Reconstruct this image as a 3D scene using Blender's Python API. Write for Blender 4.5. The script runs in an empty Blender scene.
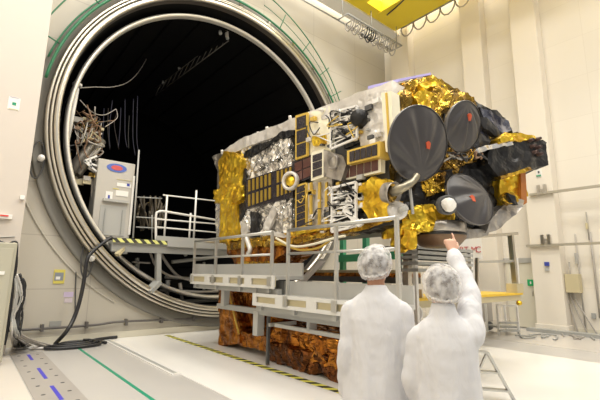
import bpy, bmesh, math, random
from mathutils import Vector as V, Matrix, noise
R = math.radians
PI = math.pi
C = bpy.context.scene.collection
rnd = random.Random(7)

# ------------------------------------------------------------------ camera
F = 400.0
CAM = V((0, 0, 1.65))
yaw, pitch, roll = R(39.5), R(10.3), R(0.65)
cd = V((math.sin(yaw)*math.cos(pitch), math.cos(yaw)*math.cos(pitch), math.sin(pitch)))
rt = V((math.cos(yaw), -math.sin(yaw), 0))
up = rt.cross(cd)
cr = rt*math.cos(roll) + up*math.sin(roll)
cu = up*math.cos(roll) - rt*math.sin(roll)
def ray(x, y): return cd*F + cr*(x-300) + cu*(200-y)
if True:
    v = V((0, 0, 1))
    if 300 + F*v.dot(cr)/v.dot(cd) < 300:
        cr = rt*math.cos(roll) - up*math.sin(roll)
        cu = up*math.cos(roll) + rt*math.sin(roll)
def on(x, y, ax, val):                       # where the sight line through a photo point meets a plane of the room
    k = 'XYZ'.index(ax); d = ray(x, y)
    return CAM + d*((val-CAM[k])/d[k])
def facing(x, y, ratio, ix, iy):              # a unit normal tipped from the sight line
    b_ = -ray(x, y).normalized(); q_ = cr*ix+cu*iy; q_ = (q_-b_*q_.dot(b_)).normalized()
    return b_*ratio + q_*math.sqrt(1-ratio*ratio)
def onp(x, y, p0, n):
    d = ray(x, y); return CAM + d*((p0-CAM).dot(n)/d.dot(n))
cam = bpy.data.cameras.new('camera'); co = bpy.data.objects.new('camera', cam); C.objects.link(co)
cam.sensor_width = 36; cam.lens = 24; cam.clip_end = 200; cam.clip_start = 0.05
m = Matrix((cr, cu, -cd)).transposed().to_4x4(); m.translation = CAM
co.matrix_world = m
bpy.context.scene.camera = co

# ------------------------------------------------------------------ materials
def mat(name, col, rough=0.5, metal=0.0, bump=0.0, bscale=20, var=0.0, vscale=3, emit=None, es=0, spec=None, coat=0, sss=0, alpha=None):
    m = bpy.data.materials.new(name); m.use_nodes = True
    nt = m.node_tree; b = nt.nodes['Principled BSDF']
    b.inputs['Base Color'].default_value = (*col, 1)
    b.inputs['Roughness'].default_value = rough
    b.inputs['Metallic'].default_value = metal
    if spec is not None: b.inputs['Specular IOR Level'].default_value = spec
    if coat: b.inputs['Coat Weight'].default_value = coat
    if emit: b.inputs['Emission Color'].default_value = (*emit, 1); b.inputs['Emission Strength'].default_value = es
    if alpha is not None: b.inputs['Alpha'].default_value = alpha
    tc = nt.nodes.new('ShaderNodeTexCoord')
    if var:
        n = nt.nodes.new('ShaderNodeTexNoise'); n.inputs['Scale'].default_value = vscale; n.inputs['Detail'].default_value = 4
        nt.links.new(tc.outputs['Object'], n.inputs['Vector'])
        mx = nt.nodes.new('ShaderNodeMix'); mx.data_type = 'RGBA'
        mx.inputs[6].default_value = (*[max(0, c*(1-var)) for c in col], 1)
        mx.inputs[7].default_value = (*[min(1, c*(1+var)) for c in col], 1)
        nt.links.new(n.outputs['Fac'], mx.inputs[0]); nt.links.new(mx.outputs[2], b.inputs['Base Color'])
    if bump:
        n = nt.nodes.new('ShaderNodeTexNoise'); n.inputs['Scale'].default_value = bscale; n.inputs['Detail'].default_value = 5
        nt.links.new(tc.outputs['Object'], n.inputs['Vector'])
        bp = nt.nodes.new('ShaderNodeBump'); bp.inputs['Strength'].default_value = bump; bp.inputs['Distance'].default_value = 0.02
        nt.links.new(n.outputs['Fac'], bp.inputs['Height']); nt.links.new(bp.outputs[0], b.inputs['Normal'])
    return m
def foil(name, c1, c2, rough=0.25, scale=7, bump=0.9, metal=1.0):
    scale *= 0.6; bump *= 0.75
    """crinkled multilayer foil: two tints of the same film, crumpled normals"""
    m = mat(name, c1, rough, metal); nt = m.node_tree; b = nt.nodes['Principled BSDF']; N = nt.nodes; L = nt.links
    tc = N.new('ShaderNodeTexCoord')
    dn = N.new('ShaderNodeTexNoise'); dn.inputs['Scale'].default_value = scale*0.6; dn.inputs['Detail'].default_value = 3
    L.new(tc.outputs['Object'], dn.inputs['Vector'])
    mxv = N.new('ShaderNodeMix'); mxv.data_type = 'VECTOR'; mxv.inputs[0].default_value = 0.35
    L.new(tc.outputs['Object'], mxv.inputs[4]); L.new(dn.outputs['Color'], mxv.inputs[5])
    vo = N.new('ShaderNodeTexVoronoi'); vo.inputs['Scale'].default_value = scale
    L.new(mxv.outputs[1], vo.inputs['Vector'])
    vo2 = N.new('ShaderNodeTexVoronoi'); vo2.inputs['Scale'].default_value = scale*2.7
    L.new(mxv.outputs[1], vo2.inputs['Vector'])
    ad = N.new('ShaderNodeMath'); ad.operation = 'MULTIPLY_ADD'; ad.inputs[1].default_value = 0.35
    L.new(vo2.outputs['Distance'], ad.inputs[0]); L.new(vo.outputs['Distance'], ad.inputs[2])
    bp = N.new('ShaderNodeBump'); bp.inputs['Strength'].default_value = bump; bp.inputs['Distance'].default_value = 0.06
    L.new(ad.outputs[0], bp.inputs['Height']); L.new(bp.outputs[0], b.inputs['Normal'])
    n = N.new('ShaderNodeTexNoise'); n.inputs['Scale'].default_value = scale*0.8; n.inputs['Detail'].default_value = 5
    L.new(tc.outputs['Object'], n.inputs['Vector'])
    rp = N.new('ShaderNodeValToRGB'); rp.color_ramp.elements[0].position = 0.4; rp.color_ramp.elements[1].position = 0.62
    rp.color_ramp.elements[0].color = (*c1, 1); rp.color_ramp.elements[1].color = (*c2, 1)
    L.new(n.outputs['Fac'], rp.inputs[0]); L.new(rp.outputs[0], b.inputs['Base Color'])
    return m
def panelled(name, col, joint, w, h, axes='XZ', rough=0.5, mortar=0.012, var=0.03):
    m = mat(name, col, rough); nt = m.node_tree; b = nt.nodes['Principled BSDF']; N = nt.nodes; L = nt.links
    tc = N.new('ShaderNodeTexCoord'); sp = N.new('ShaderNodeSeparateXYZ'); cb = N.new('ShaderNodeCombineXYZ')
    L.new(tc.outputs['Object'], sp.inputs[0]); L.new(sp.outputs[axes[0]], cb.inputs[0]); L.new(sp.outputs[axes[1]], cb.inputs[1])
    br = N.new('ShaderNodeTexBrick'); L.new(cb.outputs[0], br.inputs['Vector'])
    br.offset = 0.0; br.inputs['Scale'].default_value = 1; br.inputs['Brick Width'].default_value = w; br.inputs['Row Height'].default_value = h
    br.inputs['Mortar Size'].default_value = mortar; br.inputs['Mortar Smooth'].default_value = 0.3
    br.inputs['Color1'].default_value = (*col, 1); br.inputs['Color2'].default_value = (*[c*(1-var) for c in col], 1)
    br.inputs['Mortar'].default_value = (*joint, 1); L.new(br.outputs['Color'], b.inputs['Base Color'])
    return m
def cloth(name, col):
    m = mat(name, col, 0.85); nt = m.node_tree; b = nt.nodes['Principled BSDF']; N = nt.nodes; L = nt.links
    tc = N.new('ShaderNodeTexCoord'); h = None
    for sc_, st in (((4.5, 4.5, 1.4), 1.0), ((12, 12, 5), 0.22)):
        mp = N.new('ShaderNodeMapping'); mp.inputs['Scale'].default_value = sc_; L.new(tc.outputs['Object'], mp.inputs[0])
        n = N.new('ShaderNodeTexNoise'); n.inputs['Scale'].default_value = 1; n.inputs['Detail'].default_value = 2; n.inputs['Distortion'].default_value = 1.2
        L.new(mp.outputs[0], n.inputs['Vector'])
        k = N.new('ShaderNodeMath'); k.operation = 'MULTIPLY_ADD'; k.inputs[1].default_value = st; L.new(n.outputs['Fac'], k.inputs[0])
        if h: L.new(h, k.inputs[2])
        else: k.inputs[2].default_value = 0
        h = k.outputs[0]
    bp = N.new('ShaderNodeBump'); bp.inputs['Strength'].default_value = 0.6; bp.inputs['Distance'].default_value = 0.055
    L.new(h, bp.inputs['Height']); L.new(bp.outputs[0], b.inputs['Normal'])
    return m
def stripes(name, c1, c2, period, axis='Y', rough=0.6, slant=1.0):
    m = mat(name, c1, rough); nt = m.node_tree; b = nt.nodes['Principled BSDF']; N = nt.nodes; L = nt.links
    tc = N.new('ShaderNodeTexCoord'); sp = N.new('ShaderNodeSeparateXYZ'); L.new(tc.outputs['Object'], sp.inputs[0])
    a = N.new('ShaderNodeMath'); a.operation = 'MULTIPLY_ADD'; a.inputs[1].default_value = slant
    L.new(sp.outputs['X' if axis == 'Y' else 'Z'], a.inputs[0]); L.new(sp.outputs[axis], a.inputs[2])
    d = N.new('ShaderNodeMath'); d.operation = 'DIVIDE'; d.inputs[1].default_value = period; L.new(a.outputs[0], d.inputs[0])
    f = N.new('ShaderNodeMath'); f.operation = 'FRACT'; L.new(d.outputs[0], f.inputs[0])
    g = N.new('ShaderNodeMath'); g.operation = 'GREATER_THAN'; g.inputs[1].default_value = 0.5; L.new(f.outputs[0], g.inputs[0])
    mx = N.new('ShaderNodeMix'); mx.data_type = 'RGBA'; mx.inputs[6].default_value = (*c1, 1); mx.inputs[7].default_value = (*c2, 1)
    L.new(g.outputs[0], mx.inputs[0]); L.new(mx.outputs[2], b.inputs['Base Color'])
    return m
M = dict(
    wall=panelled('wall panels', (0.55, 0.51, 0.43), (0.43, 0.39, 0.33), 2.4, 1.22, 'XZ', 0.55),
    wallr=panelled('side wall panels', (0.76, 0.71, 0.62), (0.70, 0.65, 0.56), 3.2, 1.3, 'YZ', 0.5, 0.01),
    wallp=mat('pale pink wall panel', (0.62, 0.56, 0.50), 0.5, var=0.02),
    column=mat('cream column paint', (0.78, 0.72, 0.62), 0.45),
    ceil=mat('ceiling paint', (0.8, 0.77, 0.7), 0.7),
    floor=mat('grey vinyl floor', (0.49, 0.47, 0.445), 0.28, var=0.05, vscale=0.7),
    track=mat('white floor coating', (0.84, 0.82, 0.78), 0.25, var=0.03, vscale=1.2),
    plate=mat('brushed floor plate', (0.42, 0.39, 0.36), 0.4, 0.2, var=0.08, vscale=2),
    white=mat('white paint', (0.82, 0.80, 0.76), 0.4), cream=mat('cream enamel', (0.70, 0.66, 0.54), 0.4),
    beige=mat('beige enamel', (0.55, 0.48, 0.30), 0.45),
    grey=mat('grey paint', (0.36, 0.36, 0.34), 0.45), lgrey=mat('light grey paint', (0.44, 0.435, 0.41), 0.4), offgrey=mat('off white paint', (0.62, 0.61, 0.58), 0.4),
    dgrey=mat('dark grey', (0.08, 0.08, 0.08), 0.5), black=mat('black', (0.015, 0.015, 0.015), 0.45),
    alu=mat('aluminium', (0.50, 0.495, 0.47), 0.35, 0.7), steel=mat('steel', (0.55, 0.52, 0.47), 0.3, 1.0),
    ring=mat('machined flange', (0.62, 0.58, 0.50), 0.28, 0.9, var=0.08, vscale=2),
    ringd=mat('dark seal groove', (0.10, 0.085, 0.07), 0.5, 0.4),
    shroud=mat('black shroud', (0.005, 0.005, 0.005), 0.7, var=0.3, spec=0.12),
    shroudm=mat('shroud seam', (0.006, 0.006, 0.006), 0.8, spec=0.05),
    green=mat('green hose', (0.02, 0.17, 0.075), 0.4), greenf=mat('green floor tape', (0.01, 0.27, 0.15), 0.4), greenp=mat('green paint', (0.06, 0.32, 0.17), 0.4),
    yellow=mat('crane yellow', (0.85, 0.66, 0.03), 0.35), yellowd=mat('yellow deck', (0.80, 0.52, 0.02), 0.4),
    blue=mat('blue tape', (0.06, 0.05, 0.50), 0.45), bluebox=mat('blue plastic', (0.04, 0.06, 0.35), 0.4), logo=mat('logo blue', (0.10, 0.16, 0.50), 0.4), logor=mat('logo red', (0.60, 0.10, 0.10), 0.4),
    red=mat('red', (0.75, 0.05, 0.04), 0.4), orange=mat('orange label', (0.50, 0.07, 0.02), 0.5),
    hazf=stripes('floor hazard tape', (0.75, 0.72, 0.12), (0.03, 0.03, 0.02), 0.26, 'Y', slant=0.8),
    hazx=stripes('deck hazard stripes', (0.75, 0.75, 0.25), (0.05, 0.05, 0.04), 0.22, 'X', slant=1.0),
    gold=foil('gold foil', (0.62, 0.36, 0.02), (0.86, 0.60, 0.05), 0.28, 7, metal=0.8),
    golda=foil('amber gold foil', (0.26, 0.14, 0.02), (0.72, 0.46, 0.05), 0.25, 8, metal=0.9),
    goldd=foil('dark bronze foil', (0.13, 0.08, 0.025), (0.42, 0.26, 0.05), 0.25, 7),
    brown=foil('brown kapton foil', (0.20, 0.06, 0.008), (0.50, 0.20, 0.03), 0.26, 7, metal=0.9),
    brownd=foil('dark brown foil', (0.08, 0.03, 0.01), (0.24, 0.09, 0.03), 0.25, 8),
    silver=foil('silver foil', (0.58, 0.56, 0.53), (0.88, 0.86, 0.82), 0.27, 7, metal=0.9),
    silverw=foil('white silver blanket', (0.58, 0.55, 0.51), (0.76, 0.73, 0.69), 0.4, 5, 0.8, metal=0.3),
    bfoil=foil('black blanket', (0.012, 0.012, 0.013), (0.022, 0.021, 0.021), 0.33, 6, 0.9, metal=0.0),
    bluefoil=foil('grey blue film', (0.05, 0.05, 0.07), (0.40, 0.41, 0.48), 0.2, 4, 0.7, metal=0.8),
    grayfoil=foil('grey film', (0.22, 0.20, 0.18), (0.45, 0.42, 0.38), 0.3, 6, 0.8, metal=0.7),
    dish=mat('dark dish cover', (0.045, 0.041, 0.042), 0.36, bump=0.2, bscale=9), dishrim=mat('dish rim', (0.11, 0.105, 0.105), 0.35),
    cell=mat('black radiator film', (0.025, 0.02, 0.025), 0.25, var=0.4, vscale=8),
    cellb=mat('brown radiator film', (0.10, 0.035, 0.025), 0.3, var=0.4, vscale=8),
    gtape=mat('gold tape', (0.70, 0.48, 0.09), 0.35, 0.3), gstrip=mat('olive gold strip', (0.50, 0.33, 0.05), 0.3, 0.5), ctape=mat('cream blanket', (0.85, 0.80, 0.62), 0.45),
    purple=mat('lavender strip', (0.42, 0.38, 0.75), 0.4),
    coat=cloth('white coat cloth', (0.58, 0.58, 0.60)), cap=mat('thin white cap film', (0.80, 0.79, 0.78), 0.6, bump=0.6, bscale=30),
    skin=mat('skin', (0.36, 0.19, 0.12), 0.5, spec=0.3), skinl=mat('fair skin', (0.60, 0.36, 0.26), 0.5, spec=0.3),
    hair=mat('dark hair', (0.05, 0.035, 0.025), 0.6), trouser=mat('white trousers', (0.7, 0.69, 0.69), 0.8), shoe=mat('white overshoe', (0.6, 0.62, 0.68), 0.6),
    cable=mat('black cable', (0.02, 0.02, 0.022), 0.4), gcable=mat('grey cable', (0.40, 0.37, 0.33), 0.5), pcable=mat('pink brown cable', (0.24, 0.14, 0.08), 0.5),
    label=mat('yellow label', (0.70, 0.60, 0.12), 0.5), screen=mat('grey label print', (0.25, 0.27, 0.30), 0.5), lilac=mat('lilac paper', (0.60, 0.50, 0.68), 0.6),
    lamp=mat('lamp diffuser', (1, 1, 1), 0.5, emit=(1, 0.93, 0.80), es=6),
)

M['bfoil'].node_tree.nodes['Principled BSDF'].inputs['Specular IOR Level'].default_value = 0.3

# ------------------------------------------------------------------ mesh helpers
def nb(): return bmesh.new()
def box(bm, x0, x1, y0, y1, z0, z1, mi=0):
    vs = [bm.verts.new((x, y, z)) for x in (x0, x1) for y in (y0, y1) for z in (z0, z1)]
    for f in ((0,1,3,2),(4,6,7,5),(0,4,5,1),(2,3,7,6),(0,2,6,4),(1,5,7,3)):
        bm.faces.new([vs[i] for i in f]).material_index = mi
    return vs
def frame_of(d):
    d = d.normalized(); a = V((0, 0, 1)) if abs(d.z) < 0.9 else V((1, 0, 0))
    s = d.cross(a).normalized(); return s, s.cross(d).normalized()
def beam(bm, a, b, w, h=None, mi=0):
    a, b = V(a), V(b); h = h or w; s, u = frame_of(b-a)
    q = []
    for p in (a, b):
        for i, j in ((-1,-1),(1,-1),(1,1),(-1,1)): q.append(bm.verts.new(p + s*(i*w/2) + u*(j*h/2)))
    for f in ((3,2,1,0),(4,5,6,7),(0,1,5,4),(1,2,6,5),(2,3,7,6),(3,0,4,7)): bm.faces.new([q[i] for i in f]).material_index = mi
def tube(bm, pts, r, n=8, mi=0, closed=False):
    pts = [V(p) for p in pts]; rings = []; N_ = len(pts)
    s0 = None
    for i, p in enumerate(pts):
        if closed: d = pts[(i+1) % N_]-pts[i-1]
        else: d = pts[min(i+1, N_-1)]-pts[max(i-1, 0)]
        d.normalize()
        if s0 is None: s0, _ = frame_of(d)
        s = (s0 - d*s0.dot(d)).normalized(); u = d.cross(s); s0 = s
        rr = r[i] if isinstance(r, (list, tuple)) else r
        rings.append([bm.verts.new(p + (s*math.cos(2*PI*k/n) + u*math.sin(2*PI*k/n))*rr) for k in range(n)])
    for i in range(N_ if closed else N_-1):
        A, B = rings[i], rings[(i+1) % N_]
        for k in range(n):
            f = bm.faces.new((A[k], A[(k+1) % n], B[(k+1) % n], B[k])); f.material_index = mi; f.smooth = True
    if not closed:
        bm.faces.new(rings[0][::-1]).material_index = mi; bm.faces.new(rings[-1]).material_index = mi
def rod(bm, a, b, r, n=8, mi=0): tube(bm, [a, b], r, n, mi)
def smoothpts(pts, k=6):
    pts = [V(p) for p in pts]; out = []
    for i in range(len(pts)-1):
        p0, p1, p2, p3 = pts[max(i-1, 0)], pts[i], pts[i+1], pts[min(i+2, len(pts)-1)]
        for j in range(k):
            t = j/k
            out.append(0.5*((2*p1)+(p2-p0)*t+(2*p0-5*p1+4*p2-p3)*t*t+(3*p1-p0-3*p2+p3)*t**3))
    out.append(pts[-1]); return out
def lathe(bm, prof, c, ax, n=48, mi=0, smooth=True, a0=0.0, a1=2*PI, capped=False):
    """prof: (radius, height along axis, [material])"""
    c, ax = V(c), V(ax).normalized(); s, u = frame_of(ax); full = abs(a1-a0-2*PI) < 1e-6
    K = n if full else n+1; rings = []
    for p in prof:
        rings.append([bm.verts.new(c + ax*p[1] + (s*math.cos(a0+(a1-a0)*k/n) + u*math.sin(a0+(a1-a0)*k/n))*max(p[0], 1e-4)) for k in range(K)])
    for i in range(len(prof)-1):
        mm = prof[i][2] if len(prof[i]) > 2 else mi
        for k in range(n):
            f = bm.faces.new((rings[i][k], rings[i][(k+1) % K], rings[i+1][(k+1) % K], rings[i+1][k])); f.material_index = mm; f.smooth = smooth
def refine(bm, L, iters=7):
    bmesh.ops.triangulate(bm, faces=bm.faces[:])
    for _ in range(iters):
        es = [e for e in bm.edges if e.calc_length() > L]
        if not es: break
        bmesh.ops.subdivide_edges(bm, edges=es, cuts=1)
        bmesh.ops.triangulate(bm, faces=[f for f in bm.faces if len(f.verts) > 3])
def crumple(bm, amp, freq=5.0, seed=0.0):
    off = V((seed*3.1, seed*1.7, seed*5.3)); bm.normal_update()
    mv = []
    for v in bm.verts:
        p = v.co*freq + off
        d, _ = noise.voronoi(p)
        mv.append(v.normal*(0.6-d[0])*amp*1.3 + noise.noise_vector(p*1.7)*amp*0.9)
    for v, d in zip(bm.verts, mv): v.co += d
def slab(bm, pts, t, L=0.10, amp=0.02, freq=5.0, seed=0.0, mi=0, toward=None):
    """a padded blanket: outline pts (planar), thickness t away from the viewer side"""
    b2 = nb(); vs = [b2.verts.new(p) for p in pts]; f = b2.faces.new(vs); f.normal_update()
    n = f.normal.copy(); c = f.calc_center_median()
    ref = V(toward) if toward is not None else CAM-c
    if n.dot(ref) < 0: f.normal_flip(); n = -n
    r = bmesh.ops.extrude_face_region(b2, geom=[f])
    nv = [g for g in r['geom'] if isinstance(g, bmesh.types.BMVert)]
    for v in vs: v.co -= n*t
    bmesh.ops.recalc_face_normals(b2, faces=b2.faces[:])
    refine(b2, L); crumple(b2, amp, freq, seed); merge(bm, b2, mi)
def merge(bm, b2, mi=0):
    mp = {v: bm.verts.new(v.co) for v in b2.verts}
    for f in b2.faces:
        try:
            g = bm.faces.new([mp[v] for v in f.verts]); g.material_index = mi if mi else f.material_index; g.smooth = f.smooth
        except ValueError: pass
    b2.free()
def cbox(bm, x0, x1, y0, y1, z0, z1, L=0.12, amp=0.02, freq=5, seed=0, mi=0):
    b2 = nb(); box(b2, x0, x1, y0, y1, z0, z1); bmesh.ops.recalc_face_normals(b2, faces=b2.faces[:])
    refine(b2, L); crumple(b2, amp, freq, seed); merge(bm, b2, mi)
def prism(bm, pts, vec, mi=0):
    a = [bm.verts.new(V(p)) for p in pts]; b = [bm.verts.new(V(p)+V(vec)) for p in pts]; n = len(a)
    bm.faces.new(a).material_index = mi; bm.faces.new(b[::-1]).material_index = mi
    for i in range(n): bm.faces.new((a[i], b[i], b[(i+1) % n], a[(i+1) % n])).material_index = mi
WLOC = {}
def obj(name, bm, mats, parent=None, smooth=False, recalc=True, bevel=0):
    me = bpy.data.meshes.new(name)
    if recalc: bmesh.ops.recalc_face_normals(bm, faces=bm.faces[:])
    bm.to_mesh(me); bm.free()
    for mm in (mats if isinstance(mats, (list, tuple)) else [mats]): me.materials.append(M[mm] if isinstance(mm, str) else mm)
    if smooth:
        for p in me.polygons: p.use_smooth = True
    o = bpy.data.objects.new(name, me); C.objects.link(o)
    if parent is not None:
        o.parent = parent
        if parent.name in WLOC: o.location = -WLOC[parent.name]
    if bevel:
        md = o.modifiers.new('bevel', 'BEVEL'); md.width = bevel; md.segments = 2; md.limit_method = 'ANGLE'
    return o
def tag(o, label, cat, group=None, kind=None):
    o['label'] = label; o['category'] = cat
    if group: o['group'] = group
    if kind: o['kind'] = kind
    return o
def thing(name, label, cat, loc=(0, 0, 0), group=None, local=False):
    o = bpy.data.objects.new(name, None); C.objects.link(o); o.location = loc; o.empty_display_size = 0.1
    if not local: WLOC[o.name] = V(loc)
    return tag(o, label, cat, group)
def struct(name, bm, mats, label=None, **k):
    o = obj(name, bm, mats, **k); o['kind'] = 'structure'
    if label: o['label'] = label
    return o
def polytext(s, size, origin, right, upv, mats, parent, name='lettering', depth=0.004):
    cu_ = bpy.data.curves.new(name, 'FONT'); cu_.body = s; cu_.size = size; cu_.extrude = depth
    o = bpy.data.objects.new(name, cu_); C.objects.link(o)
    r_, u_ = V(right).normalized(), V(upv).normalized(); n_ = r_.cross(u_)
    mm = Matrix((r_, u_, n_)).transposed().to_4x4(); mm.translation = V(origin)
    bpy.context.view_layer.update()
    me = bpy.data.meshes.new_from_object(o.evaluated_get(bpy.context.evaluated_depsgraph_get()))
    me.transform(mm); bpy.data.objects.remove(o)
    me.materials.clear(); me.materials.append(M[mats] if isinstance(mats, str) else mats)
    q = bpy.data.objects.new(name, me); C.objects.link(q)
    if parent is not None:
        q.parent = parent
        if parent.name in WLOC: q.location = -WLOC[parent.name]
    return q

# ================================================================== the hall
CX, CZ, YW, XW = 6.04, 5.39, 10.9, 14.05
HOLE = 4.72; TOP = 16.0
b = nb(); box(b, -8, XW+1, -9, YW+0.4, -0.3, 0); struct('floor', b, 'floor')
# chamber wall: a slab with a round opening
b = nb(); n = 96
def rect_pt(a):
    dx, dz = math.cos(a), math.sin(a); t = 1e9
    if dx > 1e-9: t = min(t, (XW+1-CX)/dx)
    if dx < -1e-9: t = min(t, (-8-CX)/dx)
    if dz > 1e-9: t = min(t, (TOP-CZ)/dz)
    if dz < -1e-9: t = min(t, (0-CZ)/dz)
    return CX+dx*t, CZ+dz*t
angs = sorted([2*PI*k/n for k in range(n)] + [math.atan2(z-CZ, x-CX) % (2*PI) for x in (-8, XW+1) for z in (0, TOP)])
ins, outs = [], []
for a in angs:
    q = rect_pt(a); ins.append([b.verts.new((CX+HOLE*math.cos(a), y, CZ+HOLE*math.sin(a))) for y in (YW, YW+0.4)])
    outs.append([b.verts.new((q[0], y, q[1])) for y in (YW, YW+0.4)])
for i in range(len(angs)):
    j = (i+1) % len(angs)
    b.faces.new((ins[i][0], ins[j][0], outs[j][0], outs[i][0])); b.faces.new((ins[i][1], outs[i][1], outs[j][1], ins[j][1]))
    b.faces.new((ins[i][0], ins[i][1], ins[j][1], ins[j][0]))
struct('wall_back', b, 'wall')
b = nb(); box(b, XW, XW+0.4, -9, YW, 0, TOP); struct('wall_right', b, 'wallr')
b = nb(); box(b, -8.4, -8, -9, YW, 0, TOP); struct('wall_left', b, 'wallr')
b = nb(); box(b, -8.4, XW+1, -9, YW+0.4, TOP, TOP+0.3); struct('ceiling', b, 'ceil')
# projecting wall section on the left edge
pe = on(9, 347, 'Z', 0); XP = 0.82; YP = 10.0
b = nb(); box(b, -3.2, XP, YP, YP+0.85, 0, TOP-0.01); struct('wall_front_panel', b, 'wallp', bevel=0.01)
b = nb(); box(b, XP+0.03, XW-0.02, YW-0.04, YW-0.003, 0, 0.16); struct('baseboard_back', b, 'cream')
# conduit along the foot of the chamber wall
b = nb(); tube(b, smoothpts([(XP+0.05, YW-0.10, 0.36), (2.5, YW-0.10, 0.36), (3.2, YW-0.10, 0.40), (5.2, YW-0.10, 0.36), (9, YW-0.10, 0.36)]), 0.028)
for x in (1.5, 2.4, 3.3, 4.2, 5.1, 6, 7): box(b, x-0.03, x+0.03, YW-0.14, YW-0.005, 0.30, 0.45)
tag(obj('wall_conduit', b, mat('dark conduit', (0.12, 0.11, 0.10), 0.5)), 'dark grey conduit running along the foot of the chamber wall', 'conduit')
# columns of the right wall
def column(y0, y1, nm):
    b = nb(); box(b, XW-0.45, XW-0.002, y0, y1, 0.22, TOP-0.02); box(b, XW-0.50, XW-0.002, y0-0.04, y1+0.04, 0, 0.22)
    struct(nm, b, 'column', bevel=0.01)
column(4.32, 5.12, 'column_1'); column(6.15, 6.9, 'column_2'); column(9.3, 10.2, 'column_3'); column(0.2, 1.0, 'column_4')
b = nb()
for y0, y1 in ((-8.9, 0.1), (1.1, 4.2), (7.0, 9.2)): box(b, XW-0.05, XW-0.002, y0, y1, 0, 0.15)
struct('baseboard_right', b, 'cream')
# door recess with lintel in the right wall
dA, dB = on(540, 265, 'X', XW-0.03), on(492, 265, 'X', XW-0.03)
d = thing('door_1', 'cream double door between the right wall columns', 'door', (XW-0.03, 5.8, 0)); d['kind'] = 'structure'
b = nb(); box(b, XW-0.06, XW-0.01, 5.2, 6.08, 0.02, 2.05); obj('door_leaf', b, 'cream', d, bevel=0.01)
b = nb(); box(b, XW-0.10, XW-0.005, 5.14, 6.12, 2.05, 2.2); box(b, XW-0.08, XW-0.005, 5.14, 5.2, 0, 2.05); obj('door_frame', b, 'lgrey', d)
b = nb(); rod(b, (XW-0.1, 5.3, 1.0), (XW-0.1, 5.3, 1.2), 0.015); obj('door_handle', b, 'steel', d)

# ------------------------------------------------------------------ floor coatings and marks
def sheet(name, x0, x1, y0, y1, z, m, label, cat='floor marking', group=None):
    b = nb(); box(b, x0, x1, y0, y1, 0.0, z); return tag(obj(name, b, m), label, cat, group)
b = nb(); box(b, 2.92, 9.62, -4, YW-0.06, 0.0, 0.006); o = struct('floor_track_coating', b, 'track')
b = nb(); box(b, 10.9, 13.4, -4, YW-0.06, 0.0, 0.004); struct('floor_side_coating', b, mat('pale floor coating', (0.58, 0.54, 0.49), 0.22, var=0.05, vscale=1))
b = nb(); box(b, -2, 0.88, -4, 9.9, 0.0, 0.004); struct('floor_left_coating', b, mat('warm floor coating', (0.66, 0.61, 0.55), 0.3, var=0.04, vscale=1))
b = nb(); box(b, 4.22, 4.35, -2, 10.6, 0.006, 0.010); tag(obj('hazard_tape', b, 'hazf'), 'yellow and black striped floor tape along the white track', 'tape')
b = nb(); box(b, 2.075, 2.125, -3, 10.0, 0.0, 0.004); tag(obj('floor_tape', b, 'greenf'), 'long straight green tape line on the grey floor', 'tape')
b = nb(); box(b, 2.78, 2.93, 6.55, 10.7, 0.0, 0.02); box(b, 2.82, 2.89, 6.6, 10.65, 0.02, 0.022, 1)
tag(obj('floor_rail', b, ['track', 'grey']), 'narrow recessed rail slot at the left edge of the white track', 'rail')
pl = thing('floor_plate', 'grey metal floor strip with two rows of bolt holes', 'floor plate', (1.17, 5, 0))
b = nb(); box(b, 0.90, 1.44, -3, 10.0, 0.0, 0.008); obj('plate', b, 'plate', pl)
hp = None
for k in range(9):
    for x in (1.02, 1.33):
        b = nb(); y = 9.7-k*0.52; lathe(b, [(0.001, 0.011), (0.026, 0.011), (0.03, 0.007)], (x, y, 0), (0, 0, 1), 12)
        obj('bolt_hole', b, 'dgrey', pl)
for k, (a0, a1) in enumerate(((9.75, 9.15), (8.35, 7.5), (7.0, 6.2))):
    b = nb(); box(b, 1.15, 1.20, a1, a0, 0.008, 0.011)
    tag(obj('tape_dash', b, 'blue'), ['blue tape dash farthest along the grey floor strip', 'middle blue tape dash on the grey floor strip', 'nearest blue tape dash on the grey floor strip'][k], 'tape', 'blue dashes on the floor strip')

# ------------------------------------------------------------------ vacuum chamber
ch = thing('vacuum_chamber', 'huge round black vacuum chamber with bright metal flange in the wall', 'vacuum chamber', (CX, YW, CZ))
b = nb()
prof = [(5.02, 0.02), (5.02, -0.28), (5.0, -0.31, 0), (4.955, -0.31, 1), (4.95, -0.26, 1), (4.935, -0.26, 1), (4.93, -0.33, 0), (4.88, -0.34, 1), (4.875, -0.29, 1), (4.855, -0.29, 1), (4.85, -0.35, 0), (4.77, -0.36, 0), (4.73, -0.34, 0), (4.72, -0.28, 1), (4.71, -0.1, 2), (4.705, 0.9, 2), (4.54, 0.92, 2)]
lathe(b, prof, (CX, YW, CZ), (0, 1, 0), 160); obj('door_flange', b, ['ring', 'ringd', 'shroud'], ch, recalc=False)
b = nb(); lathe(b, [(4.56, 0.30), (4.55, 0.16), (4.52, 0.12), (4.47, 0.12), (4.44, 0.16), (4.43, 0.30)], (CX, YW, CZ), (0, 1, 0), 160)
obj('shroud_ring', b, mat('pale shroud edge', (0.80, 0.76, 0.68), 0.35, 0.5), ch)
b = nb(); lathe(b, [(4.54, 0.28), (4.54, 11.0), (0.01, 12.0)], (CX, YW, CZ), (0, 1, 0), 96); obj('shroud', b, 'shroud', ch, recalc=False)
b = nb()
for k in range(28):
    a = 2*PI*k/28; p = V((CX+4.51*math.cos(a), 0, CZ+4.51*math.sin(a))); beam(b, (p.x, YW+0.55, p.z), (p.x, YW+10.8, p.z), 0.05, 0.04)
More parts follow.
